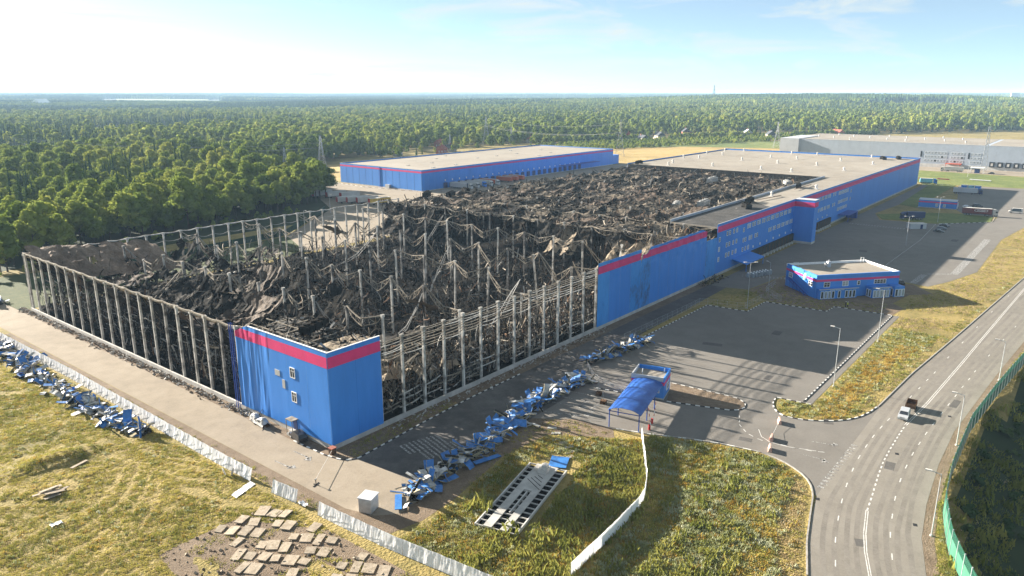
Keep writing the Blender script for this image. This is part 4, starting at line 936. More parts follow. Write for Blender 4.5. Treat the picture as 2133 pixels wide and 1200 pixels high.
# ---- far buildings and village houses
def house(name, label, x, y, w_, d_, h_, wallm, roofm, rz=0, cat='house', group='village houses', flat=False):
    z = hgt(x, y)
    t = thing(name, label, cat, (x, y, z), rz, group)
    ob('wall', MB().box(-w_/2,w_/2,-d_/2,d_/2,-1,h_).data('wall', M[wallm]), t)
    if flat: ob('roof', MB().box(-w_/2-.3,w_/2+.3,-d_/2-.3,d_/2+.3,h_,h_+.5).data('roof', M[roofm]), t)
    else:
        r_ = ob('roof', MB().add([(-w_/2-.6,-d_/2-.6,h_),(w_/2+.6,-d_/2-.6,h_),(w_/2+.6,d_/2+.6,h_),(-w_/2-.6,d_/2+.6,h_),(-w_/2-.6,0,h_+d_*.45),(w_/2+.6,0,h_+d_*.45)],[(0,1,5,4),(2,3,4,5),(0,4,3),(1,2,5),(3,2,1,0)]).data('roof', M[roofm]), t)
        ob('chimney', MB().box(w_*.2,w_*.2+.9,.5,1.4,h_,h_+d_*.5+.8).data('chimney', M['brick']), r_)
    for k in range(max(1, int(w_/4))): window(t, (-w_/2+2+k*3.6,-d_/2-.1,h_*.55), 0, W2, .5); window(t, (-w_/2-.1,(-d_/2+2+k*3.2) if -d_/2+2+k*3.2 < d_/2-1 else 0,h_*.5), -math.pi/2, W2, .5)
    return t
M['slate'] = mat('slate_roof', (.075,.08,.09), .85, .15, .5, spec=.1)
for a in [('red roofed house half hidden in trees behind the low blue hall', 505,458,11,9,5,'brick','brick',.4),
          ('tall red brick house with steep red roof left of the clearing', 566,520,11,9,5.5,'brick','brick',.2),
          ('white cottage with grey roof at the tree edge', 452,470,12,9,4.5,'house','slate',.7),
          ('low pale cottage beside the red brick house', 530,470,14,9,4,'house','slate',.1),
          ('orange roofed house above the low blue hall roof', 700,486,11,9,5,'house','brick',.5),
          ('white gabled house with grey roof by the scrub belt', 880,395,16,11,5,'house','slate',.9),
          ('small brown house among gardens', 846,425,12,10,5,'house','brick',.3),
          ('long grey shed in front of the village', 838,398,20,9,3.5,'house','slate',.9),
          ('red tile house with tall hipped roof above the hedge', 938,382,14,12,8,'brick','slate',.6),
          ('pale stone house with flat roof right of the red tile house', 1010,318,16,11,6,'house','grey_light',.5),
          ('dark roofed house at the hedge end', 1000,280,22,12,5,'house','slate',.5),
          ('brown roofed lodge behind the grey hall', 1120,222,20,11,4,'house','brick',.9)]:
    house('village_house', *a)
house('farm_building', 'white farm building far off in the left forest', 1145,3330,60,40,16,'house_w','white',.5,'building',None)
house('tower_block', 'lone pale high rise on the right horizon', 5745,425,44,44,58,'house_w','house_w',.2,'tower block',None,True)
for k, (x, y) in enumerate(((6900,2300),(7000,2050),(7100,1750),(6900,1500),(6700,1150),(7000,900),(7200,2900))):
    house('apartment_block', 'pale distant apartment block on the right horizon', x, y, 70, 30, 28, 'house_w', 'house_w', .3*k, 'apartment block', 'distant apartment blocks', True)
for k, (x, y, w_, d_) in enumerate(((206,742,26,14),(185,715,22,12),(228,715,18,12))):
    house('depot_building', ['long pale depot shed by the cutting in the left forest','low pale depot shed nearest the forest edge','small white depot shed beside the cutting'][k], x, y, w_, d_, 5, 'house_w', 'slate' if k else 'grey_light', 1.1, 'shed', 'sheds in the forest cutting')

# ================================================================= vehicles
def wheel(parent, x, y, r=.5, w_=.32):
    t = ob('wheel', MB().cyl((0,-w_/2,0),(0,w_/2,0),r,r,12).data('wheel', M['tyre']), parent, (x, y, r))
    ob('rim', MB().cyl((0,-w_/2-.02,0),(0,w_/2+.02,0),r*.55,r*.55,8).data('rim', M['metal']), t)
def semitrailer(parent, boxm, x0=0., L=13.6, frontm=None, base=1.15, roofm='house_w', doors=None):
    ob('cargo_box', MB().box(x0,x0+L,-1.27,1.27,base,4.0).data('cargo_box', M[boxm]), parent)
    ob('box_roof', MB().box(x0,x0+L,-1.25,1.25,4.0,4.03).data('box_roof', M[roofm]), parent)
    if frontm: ob('front_wall', MB().box(x0+L,x0+L+.05,-1.27,1.27,base,4.0).data('front_wall', M[frontm]), parent)
    if doors: ob('rear_doors', MB().box(x0-.05,x0,-1.27,1.27,base,4.0).data('rear_doors', M[doors]), parent)
    ob('chassis', MB().box(x0+.3,x0+L-.3,-.5,.5,.75,base-.003).box(x0+L-3.2,x0+L-2.9,-.9,.9,.05,base-.004).data('chassis', M['black']), parent)
    for x in (1.4,2.7,4.0):
        for y in (-1.05,1.05): wheel(parent, x0+x, y)
def tractor(parent, m, x0=13.2):
    """cab whose front faces +x"""
    b = MB().box(x0+.9,x0+3.2,-1.22,1.22,.9,3.1).add([(x0+.9,-1.2,3.1),(x0+3.1,-1.2,3.1),(x0+3.1,1.2,3.1),(x0+.9,1.2,3.1),(x0+.9,-1.1,3.9),(x0+2.2,-1.1,3.75),(x0+2.2,1.1,3.75),(x0+.9,1.1,3.9)], [(4,5,6,7),(0,1,5,4),(1,2,6,5),(2,3,7,6),(3,0,4,7)])
    c = ob('cab', b.data('cab', M[m]), parent)
    ob('windscreen', MB().box(x0+3.2,x0+3.24,-1.1,1.1,2.0,3.0).box(x0+2.0,x0+3.0,-1.25,-1.22,2.0,2.9).box(x0+2.0,x0+3.0,1.22,1.25,2.0,2.9).data('windscreen', M['glass']), c)
    ob('bumper', MB().box(x0+3.1,x0+3.35,-1.2,1.2,.4,1.0).data('bumper', M[m]), c)
    ob('chassis', MB().box(x0-2.6,x0+3.1,-.45,.45,.6,.95).data('chassis', M['black']), parent)
    for x in (x0-1.6,x0+2.3):
        for y in (-1.05,1.05): wheel(parent, x, y)
def semi(label, x, y, rz, boxm, cabm, group=None, frontm=None, roofm='house_w', doors=None, name='semi_truck', z=.03):
    t = thing(name, label, 'truck' if cabm else 'trailer', (x, y, z), rz, group)
    semitrailer(t, boxm, 0, 13.6, frontm, roofm=roofm, doors=doors)
    if cabm: tractor(t, cabm)
    return t
t = semi('dark red curtain sided truck with white cab passing the guard house', 384.9,-46.6,R(-79),'maroon','house_w')
lo = ob('logo_frame', MB().grid(lambda u, v: (8.6+3.1*math.copysign(min(1,abs(math.cos(2*math.pi*u))**.5),math.cos(2*math.pi*u))*(1-.06*v), -1.30, 2.9+.62*math.copysign(abs(math.sin(2*math.pi*u))**.6,math.sin(2*math.pi*u))*(1-.25*v)), 32, 1).data('logo_frame', M['white']), t)
text('WOZEIR', 1.0, M['white'], t, (8.6,-1.29,2.56), (R(90),0,0))
semi('long white box truck with navy cab parked in the truck park shade', 480,-28,R(-82),'grey_light','navy')
t = thing('box_truck', 'dark navy box truck standing on the lawn by the dock yard', 'truck', (353, -34, .14), R(120)); semitrailer(t, 'navy', 0, 8.5, roofm='navy'); tractor(t, 'navy', 8.2)
t = thing('box_truck', 'pale cyan truck with blue cab beyond the far end of the hall', 'truck', (526, 0, .03), R(-75)); semitrailer(t, 'cyan', 0, 8, roofm='house_w'); tractor(t, 'blue', 7.7)
for k in range(3): semi(['leftmost','middle','rightmost'][k]+' white trailer with red front in the row by the forest edge', 226+k*-3.6+0, 264+k*8.5 if False else 262+k*9, R(176), 'house_w', None, 'white trailers at the forest edge', 'red')
for k in range(3): semi(['white trailer with red front, farthest of the row behind the columns','white trailer with red front, middle of the row behind the columns','white trailer with red front, third of the row behind the columns'][k], 212+k*3.2, 246-k*5.2, R(166), 'house_w', None, 'red and white trailers behind the columns', 'red', doors='red')
t = semi('yellow printed trailer nearest the slumped roof corner', 219.5,226,R(166),'yellow',None,None,'red')
for k in range(4): ob('printed_ring', MB().cyl((3.2+k*1.5,1.275,2.7),(3.2+k*1.5,1.29,2.7),.55,.55,14).data('printed_ring', M['maroon']), t)
for k in range(4): ob('printed_ring', MB().cyl((3.2+k*1.5,-1.29,2.7),(3.2+k*1.5,-1.275,2.7),.55,.55,14).data('printed_ring', M['maroon']), t)
semi('box trailer with red front end beside the pylon field', 250,338,R(30),'house_w','red',doors='maroon')
dkl = [('pale trailer docked at the left end of the low blue hall','grey_light',None),('navy trailer truck with white cab docked at the low blue hall','navy','house_w'),('white truck docked beside the navy truck','house_w','house_w'),('blue cabbed white truck docked third in the row','house_w','blue'),('white truck docked before the red one','house_w','house_w'),('red sided truck with white cab docked at the low blue hall','orange','house_w')]
for k, (lb, bm_, cm_) in enumerate(dkl): semi(lb, (296 if k == 0 else 292+k*7.2), 248, R(-90), bm_, cm_, 'trucks docked at the low blue hall')
for k in range(3): semi(['first','second','third'][k]+' orange red trailer parked beyond the docked trucks', 346+k*7.2, 248, R(-90), 'orange', None, 'orange trailers beyond the docked trucks')
semi('white truck in front of the grey hall', 636, -12, R(95), 'house_w', 'house_w')

# ---- cars built from a shaped side profile
def car(label, x, y, rz, m, L=4.4, W_=1.8, H_=1.5, suv=False, cat='car', group=None, z=.03, van=False, name='parked_car'):
    t = thing(name, label, cat, (x, y, z), rz, group)
    if van: pr = [(-L/2,.35),(L/2,.35),(L/2,1.0),(L/2-.9,1.25),(L/2-1.7,H_-.12),(L/2-2.1,H_),(-L/2+.1,H_),(-L/2,1.2)]
    elif suv: pr = [(-L/2,.35),(L/2,.35),(L/2,.85),(L/2-1.1,1.0),(L/2-1.7,H_-.05),(L/2-2.0,H_),(-L/2+.45,H_),(-L/2+.1,1.0)]
    else: pr = [(-L/2,.3),(L/2,.3),(L/2,.7),(L/2-1.1,.85),(L/2-1.75,H_-.05),(L/2-2.0,H_),(-L/2+1.2,H_),(-L/2+.5,.95),(-L/2,.9)]
    n = len(pr); mb = MB(); v = []
    for yy, k in ((-W_/2,1),(W_/2,1)):
        for a, b in pr: v.append((a, yy*(1 if b < 1.02 else .84), b))
    mb.add(v, [(i,(i+1)%n,n+(i+1)%n,n+i) for i in range(n)]+[tuple(range(n-1,-1,-1)), tuple(range(n,2*n))])
    o = ob('body', mb.data('body', M[m]), t)
    zt = H_-.1; zb = 1.02 if (suv or van) else .9
    xf = L/2-1.15; xr = -L/2+(.3 if (suv or van) else .75)
    g = MB()
    for sg in (-1, 1): g.add([(xf-.25,sg*(W_/2*.985),zb+.04),(xr+.25,sg*(W_/2*.985),zb+.04),(xr+.55,sg*(W_/2*.845+.012),zt),(xf-.85,sg*(W_/2*.845+.012),zt)], [(0,1,2,3)] if sg < 0 else [(3,2,1,0)])
    ob('side_glass', g.data('side_glass', M['glass']), o)
    p0, p1 = ((L/2-.9,1.25),(L/2-1.7,H_-.12)) if van else ((L/2-1.1,1.0),(L/2-1.7,H_-.05)) if suv else ((L/2-1.1,.85),(L/2-1.75,H_-.05))
    q = [(a+.02, b+.02) for a, b in (p0, p1)]
    ob('windscreen', MB().add([(q[0][0],-W_*.42,q[0][1]),(q[0][0],W_*.42,q[0][1]),(q[1][0],W_*.36,q[1][1]),(q[1][0],-W_*.36,q[1][1])], [(0,1,2,3)]).data('windscreen', M['glass']), o)
    for yy in (-W_*.36, W_*.36): ob('headlight', MB().box(L/2-.02,L/2+.03,yy-.2,yy+.2,.6,.8).data('headlight', M['white']), o)
    for xx in (-L*.31, L*.31):
        for yy in (-W_/2+.1, W_/2-.1): wheel(t, xx, yy, .34, .24)
    return t
car('silver estate car towing a brown trailer on the road', 81.9,-79.4,R(184),'silver',4.6,1.85,1.55,True,name='estate_car',z=.035)
t = thing('car_trailer', 'brown high sided two wheel trailer behind the silver car', 'trailer', (87.6,-79.6,.035), R(184))
ob('bed', MB().box(-1.7,1.7,-.95,.95,.55,.65).box(-1.7,1.7,-.95,-.88,.65,1.5).box(-1.7,1.7,.88,.95,.65,1.5).box(-1.7,-1.63,-.88,.88,.65,1.5).box(1.63,1.7,-.88,.88,.65,1.5).data('bed', M['rust']), t)
ob('drawbar', MB().beam((1.7,-.6,.55),(3.0,0,.55),.09).beam((1.7,.6,.55),(3.0,0,.55),.09).data('drawbar', M['steel_grey']), t)
for y in (-1,1): wheel(t, -.2, y, .34, .22)
car('black off road car at the foot of the blue corner block', -1.3,8.8,R(78),'carblack',4.7,1.9,1.75,True)
for k, (x, y) in enumerate(((318,-46.6),(327,-46.4),(336,-46.2))): car(['black car nearest in the row by the striped kerb','dark grey car in the middle of the row by the striped kerb','black car farthest in the row by the striped kerb'][k], x, y, R(-85), ['carblack','cargrey','carblack'][k], 4.5, 1.85, 1.5, k == 1, group='cars by the striped kerb')
car('dark car parked at the end wall of the blue office', 200,-54,R(40),'carblack')
car('dark car half hidden behind the blue office', 206,-47,R(40),'cargrey',suv=True,H_=1.7)
car('silver car in front of the guard house', 414.5,-45,R(-75),'silver'); car('black van behind the dark red truck', 420,-49.5,R(-75),'carblack',5,2,2.1,van=True,cat='van')
car('white minibus with dark side windows on the sunny yard edge', 408.4,-68.8,R(96),'house_w',6.6,2.1,2.75,cat='van',van=True,name='minibus')
car('black car on the yard of the grey hall', 634,-32,R(92),'carblack')
# burnt wreck beside the corner block
t = thing('wrecked_vehicle', 'crumpled burnt pale vehicle wreck against the blue corner block', 'wreck', (-2.0, 20.5, .03), R(85))
ob('shell', MB().grid(lambda u, v: (-2.6+5.2*u, (-.95+1.9*v), .35+1.0*math.sin(math.pi*v)**.4*(.5+.8*abs(math.sin(5*u)))+.3*nz(u*5,v*4,2)), 14, 8).data('shell', M['panel_back']), t)
ob('chassis', MB().box(-2.4,2.4,-.8,.8,.1,.35).data('chassis', M['rust']), t)
mb = MB(); ribbons(mb, 40, lambda: (rnd.uniform(-2.6,2.6), rnd.uniform(-1.1,1.1)), lambda x, y: .15, 1.2, .3, .5, 1.6, (.3,.3,.2,.1,.1,0), .4, False)
ob('torn_parts', mb.data('torn_parts', [M[k] for k in mats5]), t)

# ================================================================= people
def person(label, x, y, rz, coat, z=.03, group=None):
    t = thing('person', label, 'person', (x, y, z), rz, group)
    me = bpy.data.meshes.new('body')
    V = [(0,0,.95),(0,0,1.2),(0,0,1.42),(0,0,1.52),(.01,0,1.66),(0,.1,.92),(.03,.11,.5),(-.03,.12,.09),(.1,.13,.03),(0,-.1,.92),(-.03,-.11,.5),(0,-.12,.09),(.13,-.13,.03),
         (0,.19,1.42),(.02,.25,1.15),(.12,.24,.92),(0,-.19,1.42),(.0,-.26,1.15),(.08,-.26,.9)]
    E_ = [(0,1),(1,2),(2,3),(3,4),(0,5),(5,6),(6,7),(7,8),(0,9),(9,10),(10,11),(11,12),(2,13),(13,14),(14,15),(2,16),(16,17),(17,18)]
    rad = [.16,.16,.17,.07,.12,.11,.08,.055,.06,.11,.08,.055,.06,.085,.06,.045,.085,.06,.045]
    me.from_pydata(V, E_, []); me.materials.append(M[coat])
    o = ob('body', me, t); o.modifiers.new('skin', 'SKIN')
    for k, sv in enumerate(me.skin_vertices[0].data): sv.radius = (rad[k], rad[k]); sv.use_root = (k == 0)
    ss = o.modifiers.new('smooth', 'SUBSURF'); ss.levels = ss.render_levels = 1
    ob('head', MB().cyl((.01,0,1.56),(.01,0,1.76),.09,.1,10).cyl((.01,0,1.76),(.01,0,1.82),.1,.05,10).data('head', M['skin']), t)
    ob('helmet', MB().cyl((.0,0,1.72),(0,0,1.84),.13,.08,10).data('helmet', M['white']), t)
    ob('trousers', MB().cyl((0,.1,.95),(-.02,.115,.1),.125,.085,8).cyl((0,-.1,.95),(-.02,-.115,.1),.125,.085,8).data('trousers', M['darkcloth']), t)
    return t
person('person in a yellow high visibility vest before the blue office', *(158.27,-48.21), 2.2, 'hivis'); person('person in dark clothes beside the one in yellow', *(158.45,-47.60), 2.0, 'darkcloth')

# ================================================================= debris heaps of wall panels
def bent(seed, L, W_):
    r_ = random.Random(seed); n = 6; p = Vector((0,0,0)); a = 0.; mb = MB(); up = []; dn = []
    tw = r_.uniform(-.25,.25)
    for k in range(n+1):
        s_ = Vector((0, W_/2, tw*W_*(k/n-.5))); nrm = Vector((-math.sin(a), 0, math.cos(a)))
        up.append((tuple(p-s_+nrm*.05), tuple(p+s_+nrm*.05))); dn.append((tuple(p-s_-nrm*.05), tuple(p+s_-nrm*.05)))
        p = p+Vector((math.cos(a), 0, math.sin(a)))*L/n; a += r_.choice((0,0,.15,-.2,.6,-.7,.4,-.4))*r_.uniform(.4,1.1)
    for k in range(n):
        mb.add([up[k][0],up[k][1],up[k+1][1],up[k+1][0]], [(3,2,1,0)], 0)
        mb.add([dn[k][0],dn[k][1],dn[k+1][1],dn[k+1][0]], [(0,1,2,3)], 1)
        mb.add([up[k][0],up[k+1][0],dn[k+1][0],dn[k][0]], [(0,1,2,3)], 2); mb.add([up[k][1],up[k+1][1],dn[k+1][1],dn[k][1]], [(3,2,1,0)], 2)
    c = sum((Vector(v) for v in mb.v), Vector())/len(mb.v); mb.v = [tuple(Vector(v)-c) for v in mb.v]
    sets = [M['blue_panel_bent'], M['panel_back'], M['panel_core']] if seed % 3 else [M['panel_back'], M['blue_panel_bent'], M['panel_core']]
    if seed % 7 == 4: sets = [M['ash'], M['panel_back'], M['panel_core']]
    return mb.data('crumpled_panel', sets)
PM = [bent(k, rnd.uniform(2.2,5.2), rnd.uniform(.8,1.25)) for k in range(24)]+[bent(30+k, rnd.uniform(3.5,6.5), rnd.uniform(.18,.45)) for k in range(10)]
def heap(label, path, n, hw, hh, sc_=1.):
    t = thing('debris_heap', label, 'debris heap', (*path[0], 0), 0, 'heaps of torn wall panels')
    P_ = [Vector(p)-Vector(path[0]) for p in path]; q = resample(P_, .5)
    core = MB()
    for a, b in zip(q[::4], q[4::4]):
        for _ in range(5):
            c = a.lerp(b, rnd.random()); core.beam((c.x+rnd.uniform(-hw,hw)*.7, c.y+rnd.uniform(-hw,hw)*.7, .05), (c.x+rnd.uniform(-hw,hw)*.5, c.y+rnd.uniform(-hw,hw)*.5, rnd.uniform(.3,hh*.7)), rnd.uniform(.3,1.0), rnd.uniform(.1,.4), m=rnd.randint(0,1))
    o = ob('scrap', core.data('scrap', [M['ash'], M['panel_core']]), t); o['kind'] = 'stuff'
    for k in range(n):
        c = q[int(rnd.random()*(len(q)-1))]; off = max(-1, min(1, rnd.gauss(0,.45))); d = Vector((0,0))
        z = max(.3, (1-abs(off)**1.5)*hh*rnd.uniform(.35,1.0)); an = rnd.uniform(0,2*math.pi)
        ob('crumpled_panel', PM[rnd.randrange(len(PM))], t, (c.x+off*hw*math.cos(an), c.y+off*hw*math.sin(an), z), (rnd.gauss(0,.3), rnd.gauss(0,.26), rnd.uniform(0,6.3)), sc_*rnd.uniform(.55,1.05))
heap('long heap of crumpled blue wall panels behind the white tarpaulin fence', [(-18.8,34),(-19.4,45),(-20,62),(-20,82),(-18.8,106),(-18.6,122)], 290, 3.0, 1.5, 1.35)
heap('winding heap of torn blue panels across the shaded yard', [(-2.5,-24),(2,-22),(10.6,-21.6),(20.8,-20.6),(35,-17.6),(48.8,-16.4),(58.5,-17.6)], 290, 2.9, 1.5, 1.4)
heap('dark heap of burnt panels at the parking lot corner', [(68,-12.2),(79,-14),(91.5,-15.2)], 110, 2.5, 1.5, 1.25)
heap('small heap of blue scrap beyond the far left corner', [(-6,158),(-2,163)], 36, 3.0, 1.6)
# a long straight blue panel and a beige duct leaning out of the heap
for nm, lb, a, b, w_, m in (('loose_panel','long straight blue panel lying off the winding heap',(17.5,-25.5,.25),(12,-24.2,.5),1.1,'blue_panel_bent'),('loose_panel','flat blue panel propped on top of the winding heap',(33,-16.2,1.9),(39.5,-18.2,2.3),1.1,'blue_panel_bent'),('loose_panel','wide blue panel lying at the near end of the winding heap',(-3.4,-21.2,.25),(-6.6,-24.6,.35),1.1,'blue_panel_bent')):
    tag(ob(nm, MB().beam(a, b, w_, .12).data(nm, M[m])), lb, 'panel')

# ================================================================= fences
M['tarp_cloth'] = leafmat('tarpaulin_cloth', [(.80,.80,.82),(.9,.9,.9)], .4)
def tarp_panel(seed, L=3., h=2.3):
    mb = MB()
    def f(u, v, o): return (u*L, o+math.sin(math.pi*u)*(.10*nz(u*3, v*1.5, seed)+.05*nz(u*8, v*3, seed+4)), .03+v*h*(1-.02*math.sin(math.pi*u)))
    mb.grid(lambda u, v: f(u, v, 0), 20, 6); mb.grid(lambda u, v: f(1-u, v, .02), 20, 6)
    return mb.data('tarpaulin', M['tarp_cloth'])
TP = [tarp_panel(k*3.3) for k in range(7)]
fpost = MB().cyl((0,0,0),(0,0,2.2),.03,.03,6).data('post', M['metal'])
def tarp_fence(label, path, tilt=0.):
    t = thing('tarpaulin_fence', label, 'fence', (*path[0], 0), 0, 'white tarpaulin fences')
    q = resample(path, 3.0); o0 = Vector(path[0])
    for k, (a, b) in enumerate(zip(q, q[1:])):
        d = b-a; an = math.atan2(d.y, d.x)
        ob('tarpaulin', TP[k % 7], t, (a.x-o0.x, a.y-o0.y, 0), (tilt+rnd.gauss(0,.01), 0, an), (d.length/3.0*.998, 1, 1))
        ob('post', fpost, t, (a.x-o0.x, a.y-o0.y, 0))
    ob('post', fpost, t, (q[-1].x-o0.x, q[-1].y-o0.y, 0))
    return t
tarp_fence('long white tarpaulin fence between the dusty driveway and the meadow', [(-16.3,131),(-16.2,119),(-15.6,75.5),(-16,34),(-16.2,12.5),(-16,1.5)], -.24)
tarp_fence('short torn white tarpaulin panel standing alone past the fence gap', [(-15.9,-4.0),(-15.6,-7),(-15.3,-10.1)], -.24)
tarp_fence('white tarpaulin fence curving along the bottom edge', [(-15.3,-15.6),(-15,-22),(-14.5,-30),(-13.4,-40),(-12.4,-49),(-11,-58)], -.2)
tf = tarp_fence('white tarpaulin fence running from the gate lane to the bottom edge', [(41.4,-41.4),(33,-46.6),(26,-51),(19.5,-54),(8,-54.8),(-6,-55.3)])
sl_ = tag(ob('tarpaulin_scrap', MB().grid(lambda u, v: (-20.5+4.5*u, .5-1.6*v+1.5*u, .05+.25*abs(nz(u*4, v*3, 5))), 10, 4).data('tarpaulin_scrap', M['tarp'])), 'torn white tarpaulin strip fallen on the grass at the fence gap', 'tarpaulin')
tag(ob('tarpaulin_scrap', MB().grid(lambda u, v: (-15.4+.7*u, -10.3-2.2*v, .1+.9*abs(nz(u*4, v*3, 2))+.3*v), 6, 6).data('tarpaulin_scrap', M['tarp'])), 'loose curled tarpaulin end beside the lone panel', 'tarpaulin')
for k, s_ in enumerate((-1,1)): tag(ob('road_sign_disc', MB().cyl((0,-.03,.75),(0,.03,.75),.7,.7,16).beam((0,.06,0),(0,.06,1.2),.06).data('road_sign_disc', M['concrete']), None, (-16.9-.6*k, 6.2+1.1*k, .0), (R(-12*s_), 0, R(60+20*s_))), ['round grey disc leaning on the tarpaulin fence, nearer the gap','round grey disc leaning on the tarpaulin fence, farther from the gap'][k], 'sign', 'grey discs leaning on the fence')

# green noise barrier on the outer side of the road
gf = thing('noise_barrier', 'tall curving green panel fence along the outer road side', 'fence', (27, -98, hgt(27,-98)))
q = resample([(x, interp(FENCE, x)) for x in [2+2*k for k in range(150)]], 3.0)
gpan = MB().box(0,1,-.03,.03,.1,2.7).data('panel', M['green_fence']); gmesh = MB()
for k in range(9): gmesh.beam((k/8,0,2.75),(k/8,0,4.0),.035)
for k in range(5): gmesh.beam((0,0,2.75+k*.31),(1,0,2.75+k*.31),.03)
gmd = gmesh.data('mesh_screen', M['green_dark']); gpo = MB().box(-.06,.06,-.08,.08,-1.2,4.15).data('post', M['metal'])
for a, b in zip(q, q[1:]):
    d = b-a; an = math.atan2(d.y, d.x); lx, ly = a.x-27, a.y+98
    ob('panel', gpan, gf, (lx, ly, 0), an, (d.length*.97, 1, 1)); ob('mesh_screen', gmd, gf, (lx, ly, 0), an, (d.length*.97, 1, 1)); ob('post', gpo, gf, (lx, ly, 0), an)
gf.location.z = 0
# light wire fences of the site
def wire_fence(label, path, h=2.0, step=3., m='metal', solid=None):
    t = thing('wire_fence', label, 'fence', (*path[0], 0), 0, 'wire fences of the site'); o0 = Vector(path[0]); q = resample(path, step)
    po = MB().cyl((0,0,0),(0,0,h),.035,.035,5).data('post', M[m])
    for a, b in zip(q, q[1:]):
        d = b-a; an = math.atan2(d.y, d.x)
        ob('post', po, t, (a.x-o0.x, a.y-o0.y, 0))
        mb = MB()
        for z in (.1, h*.5, h-.05): mb.beam((0,0,z),(d.length,0,z),.025)
        for k in range(10): mb.beam((d.length*k/10,0,.1),(d.length*k/10,0,h-.05),.012)
        ob('wire_panel', mb.data('wire_panel', M[solid or m]), t, (a.x-o0.x, a.y-o0.y, 0), an)
    return t
wire_fence('wire fence between the shaded lane and the parking lot', [(88,-10.4),(134,-11.2),(136.5,-24),(150,-24.5),(152,-30)])
wire_fence('wire fence beside the outside stair of the office', [(152,-30),(160,-22),(173,-21)])
wire_fence('low wire fence in front of the gatehouse ground', [(66,-13),(60,-19),(57.5,-26),(57.6,-31)], 1.2, 2.5)
t = wire_fence('dark mesh fence along the forest edge behind the back columns', [(14,176),(60,181),(120,187),(182,236)], 3., 6., 'green_dark')
M['scrim'] = mat('green_scrim', (.02,.045,.03), .9, .2, .5)
q = resample([(14,176.2),(60,181.2),(120,187.2),(182,236.2)], 6.0)
for a, b in zip(q, q[1:]): d = b-a; ob('scrim', MB().box(.05,d.length-.05,-.01,.01,.2,2.9).data('scrim', M['scrim']), t, (a.x-14, a.y-176, 0), math.atan2(d.y, d.x))

# ================================================================= street furniture
def lamp(label, x, y, h, heads=1, rz=0., m='metal', z=0.):
    t = thing('street_lamp', label, 'street lamp', (x, y, z), rz, 'street lamps')
    ob('pole', MB().cyl((0,0,0),(0,0,h),.095,.055,8).data('pole', M[m]), t); ob('base_plate', MB().cyl((0,0,0),(0,0,.25),.25,.22,8).data('base_plate', M['concrete']), t)
    for k in range(heads):
        s_ = 1 if k == 0 else -1
        ob('arm', MB().beam((0,0,h-.1),(s_*1.5,0,h+.15),.08).data('arm', M[m]), t)
        ob('lamp_head', MB().box(min(s_*1.2,s_*2.1),max(s_*1.2,s_*2.1),-.17,.17,h+.08,h+.24).data('lamp_head', M['house_w']), t)
for a in [('double headed lamp post at the inner corner of the parking lot',138.1,-24.4,14.4,2,R(-50)),('lamp post on the verge nearest the road junction',89.9,-63.4,13.8,1,R(90)),('lamp post on the verge beside the office forecourt',129.5,-63.5,14.2,1,R(90)),('double headed lamp post in the middle of the dock yard',273,-41.5,12.8,2,R(-50)),('double headed lamp post beside the guard house lawn',349,-41,12.8,2,R(-50)),
          ('slim roadside lamp post nearest the bottom edge',38.6,-91.9,10.3,1,R(95)),('slim roadside lamp post beside the second bend',74.4,-89.9,10.2,1,R(95)),('slim roadside lamp post farther up the road',117.5,-92.1,9.5,1,R(95)),('slim roadside lamp post at the right edge',152,-95,9.5,1,R(95)),('dark post behind the zebra at the yard entrance',170,-19.5,8,1,R(60)),('thin lamp post at the forest edge behind the back columns',128.4,184,11,1,R(-90)),('thin lamp post near the trailers',175,225,10,1,R(-90)),('lamp post at the far yard',600,-20,10,1,0.)]: lamp(*a)
def pylon(label, x, y, h, rz=.4, arms=3, name='power_pylon', cat='pylon', group='lattice power pylons', wd=.12, z=None, bw=.11):
    z = hgt(x, y) if z is None else z
    t = thing(name, label, cat, (x, y, z), rz, group)
    mb = MB(); n = 9; W0, W1_ = h*bw, h*.018
    def hw(k): f = k/n; return W0*(1-f)**1.5+W1_
    for sx, sy in ((1,1),(1,-1),(-1,-1),(-1,1)):
        mb.line([(sx*hw(k), sy*hw(k), h*k/n) for k in range(n+1)], wd*1.3)
    cs = ((1,1),(1,-1),(-1,-1),(-1,1))
    for k in range(n):
        for q_ in range(4):
            a, b = cs[q_], cs[(q_+1)%4]; r0, r1 = hw(k), hw(k+1)
            mb.beam((a[0]*r0,a[1]*r0,h*k/n),(b[0]*r1,b[1]*r1,h*(k+1)/n),wd*.8); mb.beam((b[0]*r0,b[1]*r0,h*k/n),(a[0]*r1,a[1]*r1,h*(k+1)/n),wd*.8)
    ob('lattice_body', mb.data('lattice_body', M['metal']), t)
    for k in range(arms):
        zz = h*(.66+.12*k); L = h*(.17-.02*k); am = MB()
        for s_ in (-1,1):
            am.beam((0,0,zz),(s_*L,0,zz),wd).beam((0,0,zz+h*.05),(s_*L,0,zz),wd)
            am.beam((s_*L,0,zz),(s_*L,0,zz-1.6),wd*1.6)
        ob('cross_arm', am.data('cross_arm', M['metal']), t)
    return t
for a in [('tall lattice pylon left of the low blue hall',314,414,29,.6),('smaller lattice pylon in front of the dark forest wall',304,452,18,.6),('tall lattice pylon at the stubble field behind the low blue hall',592,289,37,.5),('tall lattice pylon in the clearing above the low blue hall roof',629,501,35,.5),('short lattice pylon beside the clearing',660,486,22,.5),('short lattice pylon near the red brick house',571,508,16,.5),('lattice pylon left of the grey hall',814,206,30,.5)]: pylon(*a)
pylon('slender lattice mast in front of the grey hall',652,-24,37,.2,0,'lattice_mast','mast',None,.16,0,.045)
pylon('far lattice mast on the forest horizon',2950,1230,62,.2,2,'lattice_mast','mast',None,.6)
